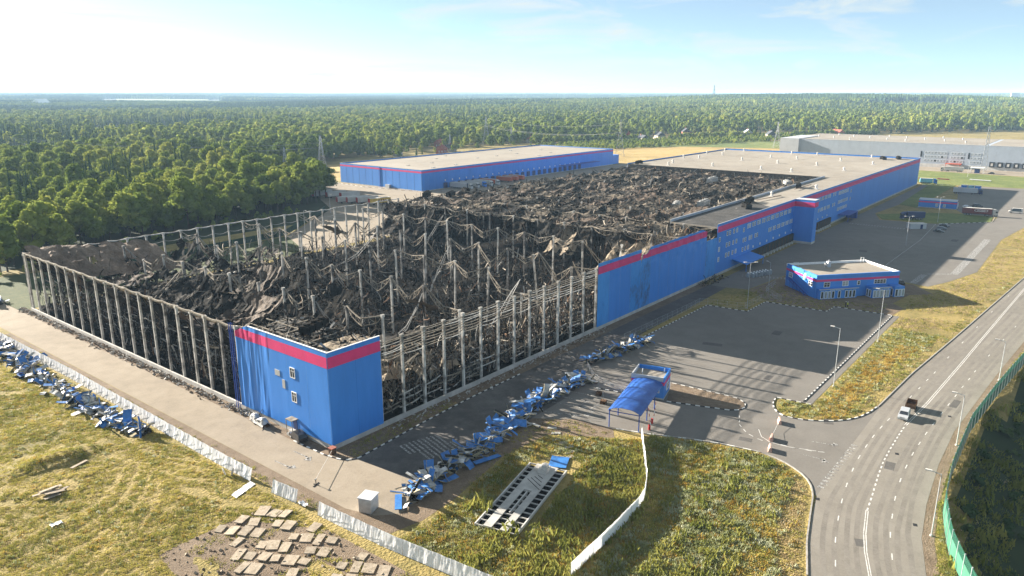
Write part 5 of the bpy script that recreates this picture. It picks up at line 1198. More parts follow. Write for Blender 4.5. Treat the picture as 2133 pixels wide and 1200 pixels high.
# sagging wires between pylons
def wire(label, a, b, sag, r_=.05, name='power_line'):
    a, b = Vector(a), Vector(b); pts = [a.lerp(b, k/16)-Vector((0,0,sag*4*(k/16)*(1-k/16))) for k in range(17)]
    return tag(ob(name, MB().line(pts, r_).data(name, M['steel_grey'])), label, 'power line', 'power lines')
for k, (dx, z) in enumerate(((-4,19),(4,19),(-4,23),(4,23))): wire(['lower left','lower right','upper left','upper right'][k]+' wire from the tall pylon into the left forest', (314+dx,414,z), (150+dx,640,z+4), 6, .12)
for k, (dx, z) in enumerate(((-5,24),(5,24),(0,33))): wire(['left','right','topmost'][k]+' wire between the pylons behind the low blue hall', (592+dx,289,z), (629+dx,501,z), 6, .12)
# concrete road blocks
for k, ((x, y), an, lb) in enumerate((((63.4,-60.5),R(24),'upper pinkish concrete road block at the junction mouth'),((55,-61.9),R(14),'middle pinkish concrete road block at the junction mouth'),((50.6,-63.2),R(20),'lower pinkish concrete road block at the junction mouth'))):
    t = thing('road_block', lb, 'road block', (x, y, .03), an, 'concrete road blocks')
    ob('block', MB().add([(-1,-.35,0),(1,-.35,0),(1,.35,0),(-1,.35,0),(-1,-.14,.9),(1,-.14,.9),(1,.14,.9),(-1,.14,.9)], [(3,2,1,0),(4,5,6,7),(0,1,5,4),(1,2,6,5),(2,3,7,6),(3,0,4,7)]).data('block', mat('road_block', (.50,.33,.27), .8, .15, 3)), t)
    ob('reflector_stripe', MB().box(-.95,-.2,-.3,.3,.36,.44).data('reflector_stripe', M['red']), t)
tag(ob('barrier_chain', MB().line([(63.4,-60.5,.85),(59,-61.2,.55),(55,-61.9,.85)], .03).data('barrier_chain', M['white'])), 'thin white chain between the upper and middle road blocks', 'chain')
# metal cabinet on the drive
t = thing('metal_cabinet', 'silver sheet metal cabinet on the rounded end of the driveway', 'cabinet', (-9.2,-20.6,.02), R(20))
ob('body', MB().box(-1.2,1.2,-1.1,1.1,.1,2.5).data('body', M['metal']), t); ob('lid', MB().box(-1.35,1.35,-1.25,1.25,2.5,2.62).data('lid', M['grey_light']), t); ob('door', MB().box(-1.24,-1.2,-.8,.8,.3,2.3).data('door', M['metal']), t)
for x in (-1,1): ob('foot', MB().box(x-.15,x+.15,-1,1,0,.1).data('foot', M['concrete']), t)
t = thing('brick_pier', 'small rusty brick pier at the block corner', 'pier', (-.9,-.9,.0), 0)
ob('pier_body', MB().box(-.5,.5,-.5,.5,0,1.15).data('pier_body', M['rust']), t); ob('pier_cap', MB().box(-.6,.6,-.6,.6,1.15,1.27).data('pier_cap', M['brick']), t)
tag(ob('boom_pole', MB().beam((-1.4,-1.4,1.0),(-9.6,-7.6,1.0),.05).data('boom_pole', M['house_w'])), 'thin white boom across the driveway at the block corner', 'barrier')
t = thing('boom_stand', 'low dark stand holding the boom tip on the driveway', 'stand', (-9.7,-7.7,.02), .3)
ob('frame', MB().beam((-.8,0,.05),(.8,0,.05),.12).beam((0,-.5,.05),(0,.5,.05),.12).beam((0,0,.05),(0,0,1.0),.1).data('frame', M['black']), t); ob('head', MB().box(-.2,.2,-.1,.1,.95,1.1).data('head', M['steel_grey']), t)
# pale gas cylinders / pallets stack in front of the docks
for k in range(7):
    for r_ in range(2):
        t = thing('plastic_tank', 'white plastic tank in the cluster by the yard zebra crossing', 'tank', (176.5+k*1.5+r_*.6,-9.6-r_*1.6-k*.5,.03), .2*k, 'white tanks by the yard zebra')
        ob('body', MB().cyl((0,0,0),(0,0,1.5),.55,.55,10).data('body', M['glass_w']), t); ob('cap', MB().cyl((0,0,1.5),(0,0,1.75),.3,.22,8).data('cap', M['white']), t)
# weighbridge frame lying in the grass
SA, SB, SD = Vector((-1.4,-37.1)), Vector((19.1,-32.1)), Vector((-.1,-43.7))
an = math.atan2((SB-SA).y, (SB-SA).x)
wb = thing('weighbridge', 'stripped steel weighbridge frame with concrete deck strips in the grass', 'weighbridge', (-.6,-43.6,.05), an)
LW, WW = 21.2, 6.9
wbb = M['house_w']
for y in (0, WW): ob('side_beam', MB().box(0,LW,y-.1,y+.1,0,.55).data('side_beam', wbb), wb)
for k in range(15): x = .1+k*(LW-.2)/14; ob('cross_beam', MB().box(x-.05,x+.05,.1,WW-.1,.3,.5).data('cross_beam', wbb), wb)
ob('pit_floor', MB().box(.15,LW-.15,.15,WW-.15,0,.05).data('pit_floor', M['char']), wb)
for y0, y1 in ((1.5,2.7),(4.1,5.5)): ob('deck_strip', MB().box(0,LW,y0,y1,.502,.62).data('deck_strip', M['concrete']), wb)
ob('deck_plate', MB().box(12.2,LW,1.6,5.4,.505,.625).data('deck_plate', M['concrete']), wb)
ob('mid_rail', MB().box(5,12,3.3,3.5,.05,.58).data('mid_rail', wbb), wb)
for k in range(4): ob('cable', MB().beam((13+k*1.2,1.7+k*.3,.66),(15.5+k*.6,4.9-k*.4,.66),.07).data('cable', M['black']), wb)
ob('block_stack', MB().box(18,20.2,2.6,4.2,.63,1.3).box(18.4,19.8,2.8,3.6,1.3,1.9).box(20.3,20.9,3.3,4.4,.63,1.1).data('block_stack', M['plinth']), wb)
tag(ob('blue_board', MB().box(-2,2,-1.6,1.6,.15,.23).data('blue_board', M['blue_panel_bent']), None, (22.2,-35.4,.02), (0,0,an+.2)), 'blue sheet panel lying at the far end of the weighbridge', 'panel')
M['slab'] = mat('old_concrete_slab', (.25,.20,.145), .9, .2, 1.4, c2=(.40,.335,.255), bump=.3)
for k, (x, y) in enumerate([(32.94,-26.22),(31.51,-28.17),(29.96,-30.17),(29.32,-31.61),(28.22,-33.36),(26.66,-34.75),(25.08,-35.72)]):
    tag(ob('stepping_slab', MB().box(-.9,.9,-.4,.4,.0,.12).data('stepping_slab', M['concrete']), None, (x, y, .01), (0,0,R(-60+k*8))), 'pale slab of the narrow crooked path through the weeds', 'slab', 'narrow slab path')
# ---- old concrete slabs, bottom centre
sp = ob('slab_paving', None, None, (-24,-22,0)); sp['kind'] = 'structure'; sp['label'] = 'broken old concrete slab paving in the soil'
sheet('slab_bed', [(-36,-6),(-24,-6.5),(-20.5,-13),(-16.8,-20),(-16.3,-40),(-18,-48),(-40,-40)], .02, M['soil'], 'bare soil under the broken slabs')
smd = [MB().add([(-a,-b,0),(a,-b,0),(a*.96,b,0),(-a,b*.93,0),(-a,-b,.17),(a,-b,.17),(a*.96,b,.17),(-a,b*.93,.17)], [(3,2,1,0),(4,5,6,7),(0,1,5,4),(1,2,6,5),(2,3,7,6),(3,0,4,7)]).data('slab', M['slab']) for a, b in ((1.35,.95),(1.3,1.0),(.95,.8),(1.4,.7))]
ca, sa = math.cos(.5), math.sin(.5)
for i in range(-8, 9):
    for j in range(-12, 12):
        x = -25+ (i*2.72)*ca-(j*1.98)*sa; y = -22+(i*2.72)*sa+(j*1.98)*ca
        if not (-35 < x < -17.2 and -46 < y < -7): continue
        if nz(x*.17, y*.17, 7) > .22 or rnd.random() < .2 or (x > -17.6 - 0) or (y > -15 and x < -28.5): continue
        ob('slab', smd[rnd.randrange(4)], sp, (x+24+rnd.gauss(0,.13), y+22+rnd.gauss(0,.13), .0+rnd.uniform(0,.12)), (rnd.gauss(0,.035), rnd.gauss(0,.035), .5+rnd.gauss(0,.12)), (rnd.uniform(.78,1.0), rnd.uniform(.78,1.02), 1))
mb = MB()
for _ in range(420):
    x, y = rnd.uniform(-36,-17), rnd.uniform(-46,-6.5)
    s_ = rnd.uniform(.05,.22); mb.beam((x,y,.0),(x+rnd.uniform(-.3,.3),y+rnd.uniform(-.3,.3),s_),s_*1.8,s_,m=rnd.randint(0,1))
tag(ob('slab_rubble', mb.data('slab_rubble', [M['soil'], M['slab']])), 'crumbled concrete between the broken slabs', None, None, 'stuff')
# boards dumped in the meadow
t = thing('board_pile', 'pile of pale boards and slabs dumped in the meadow', 'board pile', (*(-38.52,23.93), .1), .3)
for k in range(9): ob('board', MB().box(-1.6,1.6,-.35,.35,0,.1).data('board', M['slab']), t, (rnd.uniform(-1.5,1.5), rnd.uniform(-1.2,1.2), .05+k*.07), (rnd.gauss(0,.06), rnd.gauss(0,.08), rnd.uniform(-.5,.6)), rnd.uniform(.6,1.1))
tag(ob('board', MB().box(-1.7,1.7,-.3,.3,0,.1).data('board', M['slab']), None, (*(-31.88,30.68), .25), (0,.05,.4)), 'single pale board lying on the meadow below the gully', 'board')
tag(ob('tarpaulin_scrap', MB().grid(lambda u, v: (1.6*u-.8, .9*v-.4, .1+.25*abs(nz(u*4, v*3, 9))), 6, 4).data('tarpaulin_scrap', M['tarp']), None, (*(-42.04,13.35), .2)), 'small white scrap on the meadow at lower left', 'tarpaulin')
for k, (x, y, lb) in enumerate((( 49.5,-27.8,'small concrete block with rods by the entry arrows, lower'),(52.8,-24.6,'small concrete block with rods by the entry arrows, upper'))):
    t = thing('bollard_block', lb, 'block', (x, y, .03), .3, 'blocks by the entry arrows'); ob('block', MB().box(-.6,.6,-.6,.6,0,.7).data('block', M['rust']), t); ob('rod', MB().beam((0,0,.7),(.3,.2,3.2),.06).beam((.3,0,.7),(-.2,.3,2.6),.05).data('rod', M['steel_grey']), t)
# white chairs / barriers cluster and portable toilets by the far yard
for k in range(3): 
    t = thing('portable_cabin', ['left','middle','right'][k]+' small blue cabin behind the white box truck', 'cabin', (512,-30-k*4.0,.03), -.1, 'cabins behind the box truck'); ob('body', MB().box(-1.5,1.5,-1.6,1.6,.1,2.5).data('body', M['blue' if k != 1 else 'cyan']), t); ob('roof', MB().box(-1.6,1.6,-1.7,1.7,2.5,2.65).data('roof', M['white']), t)
t = thing('gate_canopy', 'white flat roofed checkpoint before the grey hall', 'checkpoint', (634,-22,.03), 0); ob('roof', MB().box(-3,3,-5,5,4.2,4.6).data('roof', M['white']), t); ob('booth', MB().box(-1.2,1.2,-1.8,1.8,0,3.4).data('booth', M['navy']), t)
for x in (-2.6,2.6):
    for y in (-4.5,4.5): ob('post', MB().beam((x,y,0),(x,y,4.2),.25).data('post', M['white']), t)
for k, (x, y, L, m, lb) in enumerate(((560,2,10,'maroon','red steel frame on the grass beyond the hall end, left'),(566,-9,8,'maroon','red steel frame on the grass beyond the hall end, right'),(575,-32,14,'grey_light','pale stack of pipes on the grass before the far yard'))):
    t = thing('material_stack', lb, 'stack', (x, y, .03), 1.4, 'building material beyond the hall end')
    for r_ in range(4): ob('bar', MB().beam((-L/2,r_*.5,.3+.25*(r_ % 2)),(L/2,r_*.5,.3+.25*(r_ % 2)),.4).data('bar', M[m]), t)
    ob('rest', MB().box(-L/3,-L/3+.3,-.3,2,0,.12).box(L/3,L/3+.3,-.3,2,0,.12).data('rest', M['rust']), t)

# ================================================================= trees
M['leaf'] = leafmat('broad_leaf', [(.095,.14,.03),(.165,.22,.044),(.25,.30,.06),(.36,.37,.085)], .38)
M['needle'] = leafmat('needle', [(.04,.075,.032),(.065,.105,.04),(.10,.135,.048)], .08)
M['leaf_light'] = leafmat('light_leaf', [(.12,.17,.035),(.2,.25,.05),(.29,.33,.07),(.38,.38,.10)], .38)
M['bark'] = mat('bark', (.06,.045,.033), .95, .3, 2)
def crown(seed, h, r, n_cl, n_leaf, size, z0=.28, mk='leaf'):
    q = random.Random(seed); mb = MB()
    cl_ = []
    for k in range(n_cl):
        a = q.uniform(0, 2*math.pi); f = q.random(); z = h*(z0+(1-z0)*(.12+.8*f))
        prof = math.sin(math.pi*min(1, .18+.78*f))**.7
        rr = r*prof*q.uniform(.35,.85); cl_.append((Vector((math.cos(a)*rr, math.sin(a)*rr, z)), r*q.uniform(.28,.46)*(1.1-.35*f)))
    cl_.append((Vector((0,0,h*.9)), r*.34)); cl_.append((Vector((0,0,h*.62)), r*.55))
    for c, cr in cl_:
        # leafy core
        pts = []
        for zz, m_ in ((-.75,4),(0,6),(.75,4)):
            for k in range(m_):
                a = 2*math.pi*k/m_+zz; w_ = math.sqrt(max(.05, 1-zz*zz))*q.uniform(.6,.85); pts.append(tuple(c+Vector((math.cos(a)*w_*cr, math.sin(a)*w_*cr, zz*cr*.75))))
        mb.add(pts, [(0,1,2,3),(13,12,11,10)]+[(i%4, 4+int(i*1.5)%6, 4+int(i*1.5+1)%6, (i+1)%4) for i in range(4)]+[(4+int(i*1.5)%6, 10+i%4, 10+(i+1)%4, 4+int(i*1.5+1)%6) for i in range(4)])
        for k in range(n_leaf):
            d = Vector((q.gauss(0,1), q.gauss(0,1), q.gauss(.25,.9))).normalized(); p = c+d*cr*q.uniform(.72,1.12); p.z = c.z+(p.z-c.z)*.85
            nrm = (d+Vector((q.uniform(-.4,.4), q.uniform(-.4,.4), q.uniform(-.2,.5)))).normalized(); u = nrm.cross(Vector((q.uniform(-1,1), q.uniform(-1,1), .3))).normalized()*size*q.uniform(.6,1.3); v = nrm.cross(u).normalized()*size*q.uniform(.5,1.1)
            mb.add([tuple(p-u-v*.3), tuple(p+v*-.9), tuple(p+u-v*.2), tuple(p+v)], [(0,1,2,3)])
    return mb.data('crown', M[mk])
def spruce(seed, h, r, lay, n, size):
    q = random.Random(seed); mb = MB()
    for k in range(lay):
        f = k/lay; z = h*(.1+.88*f); rr = r*(1-f)**.85+.15
        for i in range(max(4, int(n*(1-f*.7)))):
            a = q.uniform(0, 2*math.pi); l_ = rr*q.uniform(.75,1.15); d = Vector((math.cos(a), math.sin(a), -.35)); s_ = Vector((-math.sin(a), math.cos(a), 0))*size*(.4+.6*(1-f)); p = Vector((0,0,z))
            mb.add([tuple(p+d*l_*.15-s_*.4), tuple(p+d*l_*.15+s_*.4), tuple(p+d*l_+s_*.7+Vector((0,0,-.1))), tuple(p+d*l_*1.12), tuple(p+d*l_-s_*.7)], [(0,1,2,3,4)])
    mb.cyl((0,0,h*.08),(0,0,h*.97),r*.45,.05,6)
    return mb.data('crown', M['needle'])
def trunk(h, r, seed):
    q = random.Random(seed); mb = MB().cyl((0,0,-.5),(0,0,h*.45),r,r*.6,7).cyl((0,0,h*.45),(.2,.1,h*.8),r*.6,r*.2,6)
    for k in range(5): a = q.uniform(0,6.3); z = h*q.uniform(.28,.55); mb.cyl((0,0,z),(math.cos(a)*h*.2, math.sin(a)*h*.2, z+h*.16),r*.35,r*.1,5)
    return mb.data('trunk', M['bark'])
VAR = []
for k in range(5):
    h = (19,17,21,15,18)[k]; r = (6.8,5.8,6.2,4.8,3.9)[k]
    VAR.append((crown(100+k, h, r, 26, 62, .5, .28, 'leaf_light' if k in (3,4) else 'leaf'), trunk(h, .32, k)))
for k in range(2): h = (22,17)[k]; VAR.append((spruce(200+k, h, (3.3,2.7)[k], 22, 16, .8), trunk(h*.5, .25, 9+k)))
MID = [crown(300+k, (18,16,19,15)[k], (6.0,5.4,6.0,4.2)[k], 13, 15, 1.1, .28, 'leaf_light' if k in (1,3) else 'leaf') for k in range(4)]+[spruce(320+k, (21,17)[k], (3.2,2.6)[k], 11, 9, 1.2) for k in range(2)]
def farpatch(seed):
    q = random.Random(seed); mb = MB()
    for _ in range(34):
        x, y = q.uniform(-24,24), q.uniform(-24,24); h = q.uniform(11,22); r = q.uniform(2.2,4.6)
        if q.random() < .25: mb.cyl((x,y,0),(x,y,h),r,.2,5,cap=False)
        else:
            mb.cyl((x,y,0),(x,y,h*.7),r*.8,r,5,cap=False); mb.cyl((x,y,h*.7),(x+q.uniform(-1,1),y,h),r,r*.35,5)
    return mb.data('far_patch', M['needle'] if seed % 2 else M['leaf'])
FAR = [farpatch(400+k) for k in range(4)]

EDGE = [(-400,175),(-60,196),(20,203),(61,222),(107,233),(165,246),(205,268),(236,305)]
BACK = [(200,452),(330,458),(430,500),(470,560),(560,575),(640,548),(700,520),(860,490),(950,470),(1019,400),(1110,300),(1235,150),(1430,15),(1800,-230),(4000,-1800)]
def wooded(x, y):
    if (x-207)**2/62**2+(y-770)**2/85**2 < 1: return False
    if math.hypot(x-CAM.x, y-CAM.y) > 620 and noise.noise(Vector((x*.0035, y*.0035, 6.5))) > .47: return False
    if x < 236 and y > interp(EDGE, x): return True
    if 236 <= x < 262 and y > 305 and x < 238+(y-305)*.16: return True
    if x >= 200 and y > interp(BACK, x): return True
    return False
def visible(x, y, pad=.03):
    a = math.atan2(y-CAM.y, x-CAM.x)-YAW
    return abs(math.atan2(math.sin(a), math.cos(a))) < .607+pad
near, mid, far = [], [], []
q = random.Random(5)
def scan(r0, r1, step, out, jit=.42):
    nmax = int(r1/step)+2
    for i in range(-nmax, nmax):
        for j in range(-nmax, nmax):
            x = CAM.x+(i+q.uniform(-jit,jit))*step; y = CAM.y+(j+q.uniform(-jit,jit))*step
            r = math.hypot(x-CAM.x, y-CAM.y)
            if r0 <= r < r1 and visible(x, y) and wooded(x, y): out.append((r, x, y))
scan(200, 800, 7.8, near); scan(800, 2600, 11, mid)
def scan_polar(r0, r1, out):
    r = r0
    while r < r1:
        st_ = 34*max(1, r/4500); n = int(1.28*r/st_)
        for k in range(n):
            a = YAW-.64+1.28*(k+q.uniform(-.4,.4))/n; rr = r+q.uniform(-.4,.4)*st_; out.append((rr, CAM.x+rr*math.cos(a), CAM.y+rr*math.sin(a), max(1, r/4500)))
        r += st_
scan_polar(2600, 14000, far)
near.sort(key=lambda t: t[0])
# gardens: loose trees between the houses and in front of them
for _ in range(260):
    x = q.uniform(420, 1060); y0 = interp(BACK, x); y = y0-abs(q.gauss(0, 32))
    if y > 330-(x-700)*.25 and not (y < 340 and x < 560): near.append((9e3, x, y))
for _ in range(170):
    x, y = q.uniform(425, 730), q.uniform(440, 575)
    if y > 452+.0*x and not any((x-a)**2+(y-b)**2 < 90 for a, b in ((505,458),(566,520),(452,470),(530,470),(700,486))): near.append((9e3, x, y))
for _ in range(60): x = q.uniform(760,1040); near.append((9e3, x, interp(BACK, x)-q.uniform(4,40)))
print('trees', len(near), len(mid), len(far))
def kindof(x, y):
    c = noise.noise(Vector((x*.006, y*.006, 3)))
    if math.hypot(x-CAM.x, y-CAM.y) < 380: c -= .45
    return 5+q.randrange(2) if q.random() < .1+c*.9 else q.randrange(5)
for r, x, y in near[:300]:
    k = kindof(x, y)
    t = thing('tree', 'conifer in the forest front behind the burnt hall' if k > 4 else 'leafy tree in the forest front behind the burnt hall', 'tree', (x, y, 0), q.uniform(0, 6.28), 'conifers of the forest front' if k > 4 else 'trees of the forest front')
    s_ = q.choice((q.uniform(.6,.85), q.uniform(.85,1.3))); t.scale = (s_*q.uniform(.9,1.1), s_*q.uniform(.9,1.1), s_)
    ob('crown', VAR[k][0], t); ob('trunk', VAR[k][1], t)

# ---- instanced masses (uncountable): points with scale, spin and kind
def scatter(name, pts, sources, label, align=False):
    """pts: (x, y, z, scale, spin, kind)"""
    me = bpy.data.meshes.new(name); me.from_pydata([p[:3] for p in pts], [], [])
    for nm, tp, ix in (('sc', 'FLOAT', 3), ('spin', 'FLOAT', 4), ('kind', 'INT', 5)):
        at = me.attributes.new(nm, tp, 'POINT'); at.data.foreach_set('value', [p[ix] for p in pts])
    o = ob(name, me); tag(o, label, None, None, 'stuff')
    g = bpy.data.node_groups.new(name, 'GeometryNodeTree')
    g.interface.new_socket('Geometry', in_out='INPUT', socket_type='NodeSocketGeometry'); g.interface.new_socket('Geometry', in_out='OUTPUT', socket_type='NodeSocketGeometry')
    gi = g.nodes.new('NodeGroupInput'); go = g.nodes.new('NodeGroupOutput'); jn = g.nodes.new('GeometryNodeJoinGeometry')
    def attr(nm, tp): n = g.nodes.new('GeometryNodeInputNamedAttribute'); n.data_type = tp; n.inputs[0].default_value = nm; return n.outputs[0]
    a_s, a_r, a_k = attr('sc', 'FLOAT'), attr('spin', 'FLOAT'), attr('kind', 'INT')
    cx = g.nodes.new('ShaderNodeCombineXYZ'); g.links.new(a_r, cx.inputs[2])
    for k, s_ in enumerate(sources):
        so_ = bpy.data.objects.new(name+'_source', s_)
        oi = g.nodes.new('GeometryNodeObjectInfo'); oi.inputs['Object'].default_value = so_; oi.inputs['As Instance'].default_value = True
        cmp = g.nodes.new('FunctionNodeCompare'); cmp.data_type = 'INT'; cmp.operation = 'EQUAL'
        ii = [s for s in cmp.inputs if s.type == 'INT']; g.links.new(a_k, ii[0]); ii[1].default_value = k
        ip = g.nodes.new('GeometryNodeInstanceOnPoints')
        g.links.new(gi.outputs[0], ip.inputs['Points']); g.links.new(cmp.outputs[0], ip.inputs['Selection']); g.links.new(oi.outputs['Geometry'], ip.inputs['Instance'])
        g.links.new(cx.outputs[0], ip.inputs['Rotation']); g.links.new(a_s, ip.inputs['Scale']); g.links.new(ip.outputs[0], jn.inputs[0])
    g.links.new(jn.outputs[0], go.inputs[0])
    md = o.modifiers.new('scatter', 'NODES'); md.node_group = g
    return o
rest = [(x, y, hgt(x, y)-.3, q.choice((q.uniform(.6,.85), q.uniform(.85,1.25)))*(.75 if r > 8e3 else 1), q.uniform(0,6.28), kindof(x, y)) for r, x, y in near[300:]]
scatter('forest', rest, [v[0] for v in VAR], 'mixed forest behind the halls')
midp = []
for r, x, y in mid:
    c = noise.noise(Vector((x*.0022, y*.0022, 3))); kk = 4+q.randrange(2) if q.random() < .25+c*1.4 else q.randrange(4)
    midp.append((x, y, hgt(x, y)-.5, q.choice((q.uniform(.6,.9), q.uniform(.9,1.35))), q.uniform(0,6.28), kk))
scatter('forest', midp, MID, 'deeper mixed forest in the middle distance')
def clearing(x, y):
    r = math.hypot(x-CAM.x, y-CAM.y); a = math.atan2(y-CAM.y, x-CAM.x)-YAW
    return 4300 < r < 6300+300*math.sin(a*40) and   .36 < a < .50
pc = []
for rr, rev in ((5000,1),(5900,-1)):
    for k in range(13)[::rev]: a = YAW+.38+.10*k/12; pc.append((CAM.x+rr*math.cos(a), CAM.y+rr*math.sin(a)))
mb = MB().poly(pc, 0); mb.v = [(x, y, hgt(x, y)+9) for x, y, z in mb.v]
struct('far_meadow', mb, M['green_field'], 'pale cleared meadow far off in the forest')
farp = [(x, y, hgt(x, y)-1, q.uniform(.85,1.15)*min(s_, 1.6), q.uniform(0,6.28), (0 if noise.noise(Vector((x*.0011, y*.0011, 8)))+q.uniform(-.25,.25) > .2 else 1)+2*q.randrange(2)) for r, x, y, s_ in far if noise.noise(Vector((x*.0007, y*.0012, 2))) < .44 and not clearing(x, y)]
scatter('forest', farp, FAR, 'far forest reaching to the horizon')
# scrub belt and hedge rows before the village
shr = [crown(500+k, 4.2, 2.4, 7, 16, .5, .1) for k in range(3)]+[crown(510, 4.2, 2.6, 8, 18, .5, .05, 'needle')]
sp_ = []
for _ in range(3200):
    x = q.uniform(640, 1090); y = q.uniform(185, 470)
    f = (x-640)/450
    if 395-150*f-45 < y < 440-150*f+15: sp_.append((x, y, 0, q.uniform(.6,1.3), q.uniform(0,6.28), q.randrange(3)))
for a, b, n in (((700,455),(860,385),90),((880,360),(1010,295),110),((1060,250),(1180,165),110)):
    for k in range(n): f = q.random(); sp_.append((a[0]+(b[0]-a[0])*f+q.gauss(0,3), a[1]+(b[1]-a[1])*f+q.gauss(0,3)+18, 0, q.uniform(1.3,2.1), q.uniform(0,6.28), q.randrange(3)))
for k in range(60): sp_.append((q.uniform(246,330), q.uniform(448,462), 0, q.uniform(.6,1.4), q.uniform(0,6), q.randrange(3)))
for k in range(46): x = q.uniform(-40, 180); sp_.append((x, interp(EDGE, x)-q.uniform(1,8), 0, q.uniform(.5,1.1), q.uniform(0,6), q.randrange(3)))

# ================================================================= grass and weeds
def tuftmat(name, stops, sc1=.12):
    m = leafmat(name, [(.1,.1,.1)]*2, .3); t = m.node_tree
    r = [n for n in t.nodes if n.type == 'VALTORGB'][0]; e = r.color_ramp.elements
    while len(e) < len(stops): e.new(.5)
    for k, (p_, c_) in enumerate(stops): e[k].position = p_; e[k].color = (*c_, 1)
    ns = [n for n in t.nodes if n.type == 'TEX_NOISE'][0]; ns.inputs['Scale'].default_value = sc1; ns.inputs['Detail'].default_value = 3
    mm = [n for n in t.nodes if n.type == 'MATH']
    for n in mm:
        if abs(n.inputs[1].default_value-.7) < .01: n.inputs[1].default_value = .42
        elif n.operation == 'ADD': pass
        elif abs(n.inputs[1].default_value-1.3) < .01: n.inputs[1].default_value = 0; n.inputs[2].default_value = 0
        else: n.inputs[1].default_value = 1.6; n.inputs[2].default_value = -.5
    return m
def tuft(seed, n, h, spread, wd, m):
    q_ = random.Random(seed); mb = MB()
    for _ in range(n):
        a = q_.uniform(0, 6.28); x, y = q_.gauss(0, spread), q_.gauss(0, spread); l_ = h*q_.uniform(.5,1.15); bx, by = math.cos(a)*l_*q_.uniform(.2,.8), math.sin(a)*l_*q_.uniform(.2,.8); sx, sy = -math.sin(a)*wd, math.cos(a)*wd
        mb.add([(x-sx,y-sy,0),(x+sx,y+sy,0),(x+bx*.5+sx*.8,y+by*.5+sy*.8,l_*.65),(x+bx,y+by,l_*.95),(x+bx*.5-sx*.8,y+by*.5-sy*.8,l_*.65)], [(0,1,2,3,4)])
    return mb.data('tuft', m)
M['t_gold'] = tuftmat('golden_grass', [(0,(.22,.22,.06)),(.3,(.36,.33,.085)),(.6,(.50,.43,.12)),(1,(.62,.55,.22))])
M['t_green'] = tuftmat('green_weeds', [(0,(.13,.155,.036)),(.5,(.25,.255,.06)),(1,(.39,.36,.10))])
M['t_straw'] = tuftmat('straw', [(0,(.32,.25,.14)),(.5,(.47,.37,.21)),(1,(.58,.48,.3))])
M['t_pale'] = tuftmat('pale_flowering_weeds', [(0,(.16,.19,.06)),(.45,(.34,.36,.18)),(1,(.62,.62,.48))], .3)
M['t_rust'] = tuftmat('rusty_sorrel', [(0,(.22,.15,.035)),(.5,(.40,.265,.06)),(1,(.5,.36,.11))])
TG = [tuft(1,10,.27,.26,.06,M['t_gold']), tuft(2,10,.3,.28,.07,M['t_green']), tuft(3,10,.22,.26,.05,M['t_straw']), tuft(4,12,.42,.26,.08,M['t_pale']), tuft(5,11,.42,.26,.07,M['t_rust']), tuft(6,14,1.0,.42,.13,M['t_green'])]
def inpoly(x, y, poly):
    c = False; n = len(poly)
    for i in range(n):
        (x1, y1), (x2, y2) = poly[i], poly[i-1]
        if (y1 > y) != (y2 > y) and x < (x2-x1)*(y-y1)/(y2-y1)+x1: c = not c
    return c
gp = []
def sow(poly, dens, wts, smin=.6, smax=1.2, noisefn=None, clear=None):
    xs_ = [p[0] for p in poly]; ys_ = [p[1] for p in poly]; A = (max(xs_)-min(xs_))*(max(ys_)-min(ys_))
    for _ in range(int(A*dens)):
        x, y = q.uniform(min(xs_), max(xs_)), q.uniform(min(ys_), max(ys_))
        if not inpoly(x, y, poly) or (clear and clear(x, y)): continue
        w_ = noisefn(x, y) if noisefn else wts
        if w_ is None: continue
        gp.append((x, y, hgt(x, y)-.02, q.uniform(smin, smax), q.uniform(0,6.28), q.choices(range(6), w_)[0]))
RUT = [[(-24.79,23.22),(-29.13,16.62),(-33.97,11.92),(-41.38,9.46),(-48.59,8.98)],[(-25.28,18.32),(-29.34,11.96),(-34.06,7.60),(-41.08,5.17),(-48.16,3.20)],[(-25.72,26.37),(-30.02,20.30),(-35.45,15.37),(-42.15,14.52),(-48.82,13.89)],[(-25.55,14.71),(-29.68,7.69),(-34.45,2.82),(-40.58,0.78),(-47.56,-1.69)],[(-18.43,16.68),(-21.45,9.57),(-24.94,1.76)]]
RUT = [[Vector(p) for p in r_] for r_ in RUT]
def field_w(x, y):
    if x < -24 and y < 40:
        p = Vector((x, y))
        for r_ in RUT:
            for a_, b_ in zip(r_, r_[1:]):
                if seg_d(p, a_, b_)[0] < .42+.15*nz(x, y, 3): return None if q.random() < .8 else (.2,.3,.5,0,0,0)
    c = nz(x*.05, y*.05, 12)+.5*nz(x*.2, y*.2, 3)
    if abs(nz(x*.6+y*.25, (x-y)*.05, 8)) < .07 and nz(x*.04, y*.04, 5) > -.1: return None
    return (.72,.1,.16,.01,.01,0) if c > -.05 else (.5,.3,.16,.02,.02,0)
slabs_p = [(-36,-6),(-24,-6.5),(-20.5,-13),(-16.8,-20),(-16.3,-40),(-18,-48),(-40,-40)]
sow([(-68,-30),(-16.6,-30),(-16.6,128),(-40,128),(-68,60)], 7.5, None, .5, .95, field_w, lambda x, y: inpoly(x, y, slabs_p) or (x > -22 and y > 33 and x < -17.2))
sow([(-15.6,125),(-12.1,125),(-12.1,-17),(-14.6,-18)], 2.2, (.25,.45,.3,0,0,0), .5, 1.0, lambda x, y: (.2,.5,.3,0,0,0) if x < -13 and nz(x, y*.2, 2) > -.15 else None)
wbp = [(-1.8,-36.5),(19.4,-31.2),(25,-33),(25,-39),(20,-40.6),(0,-45)]
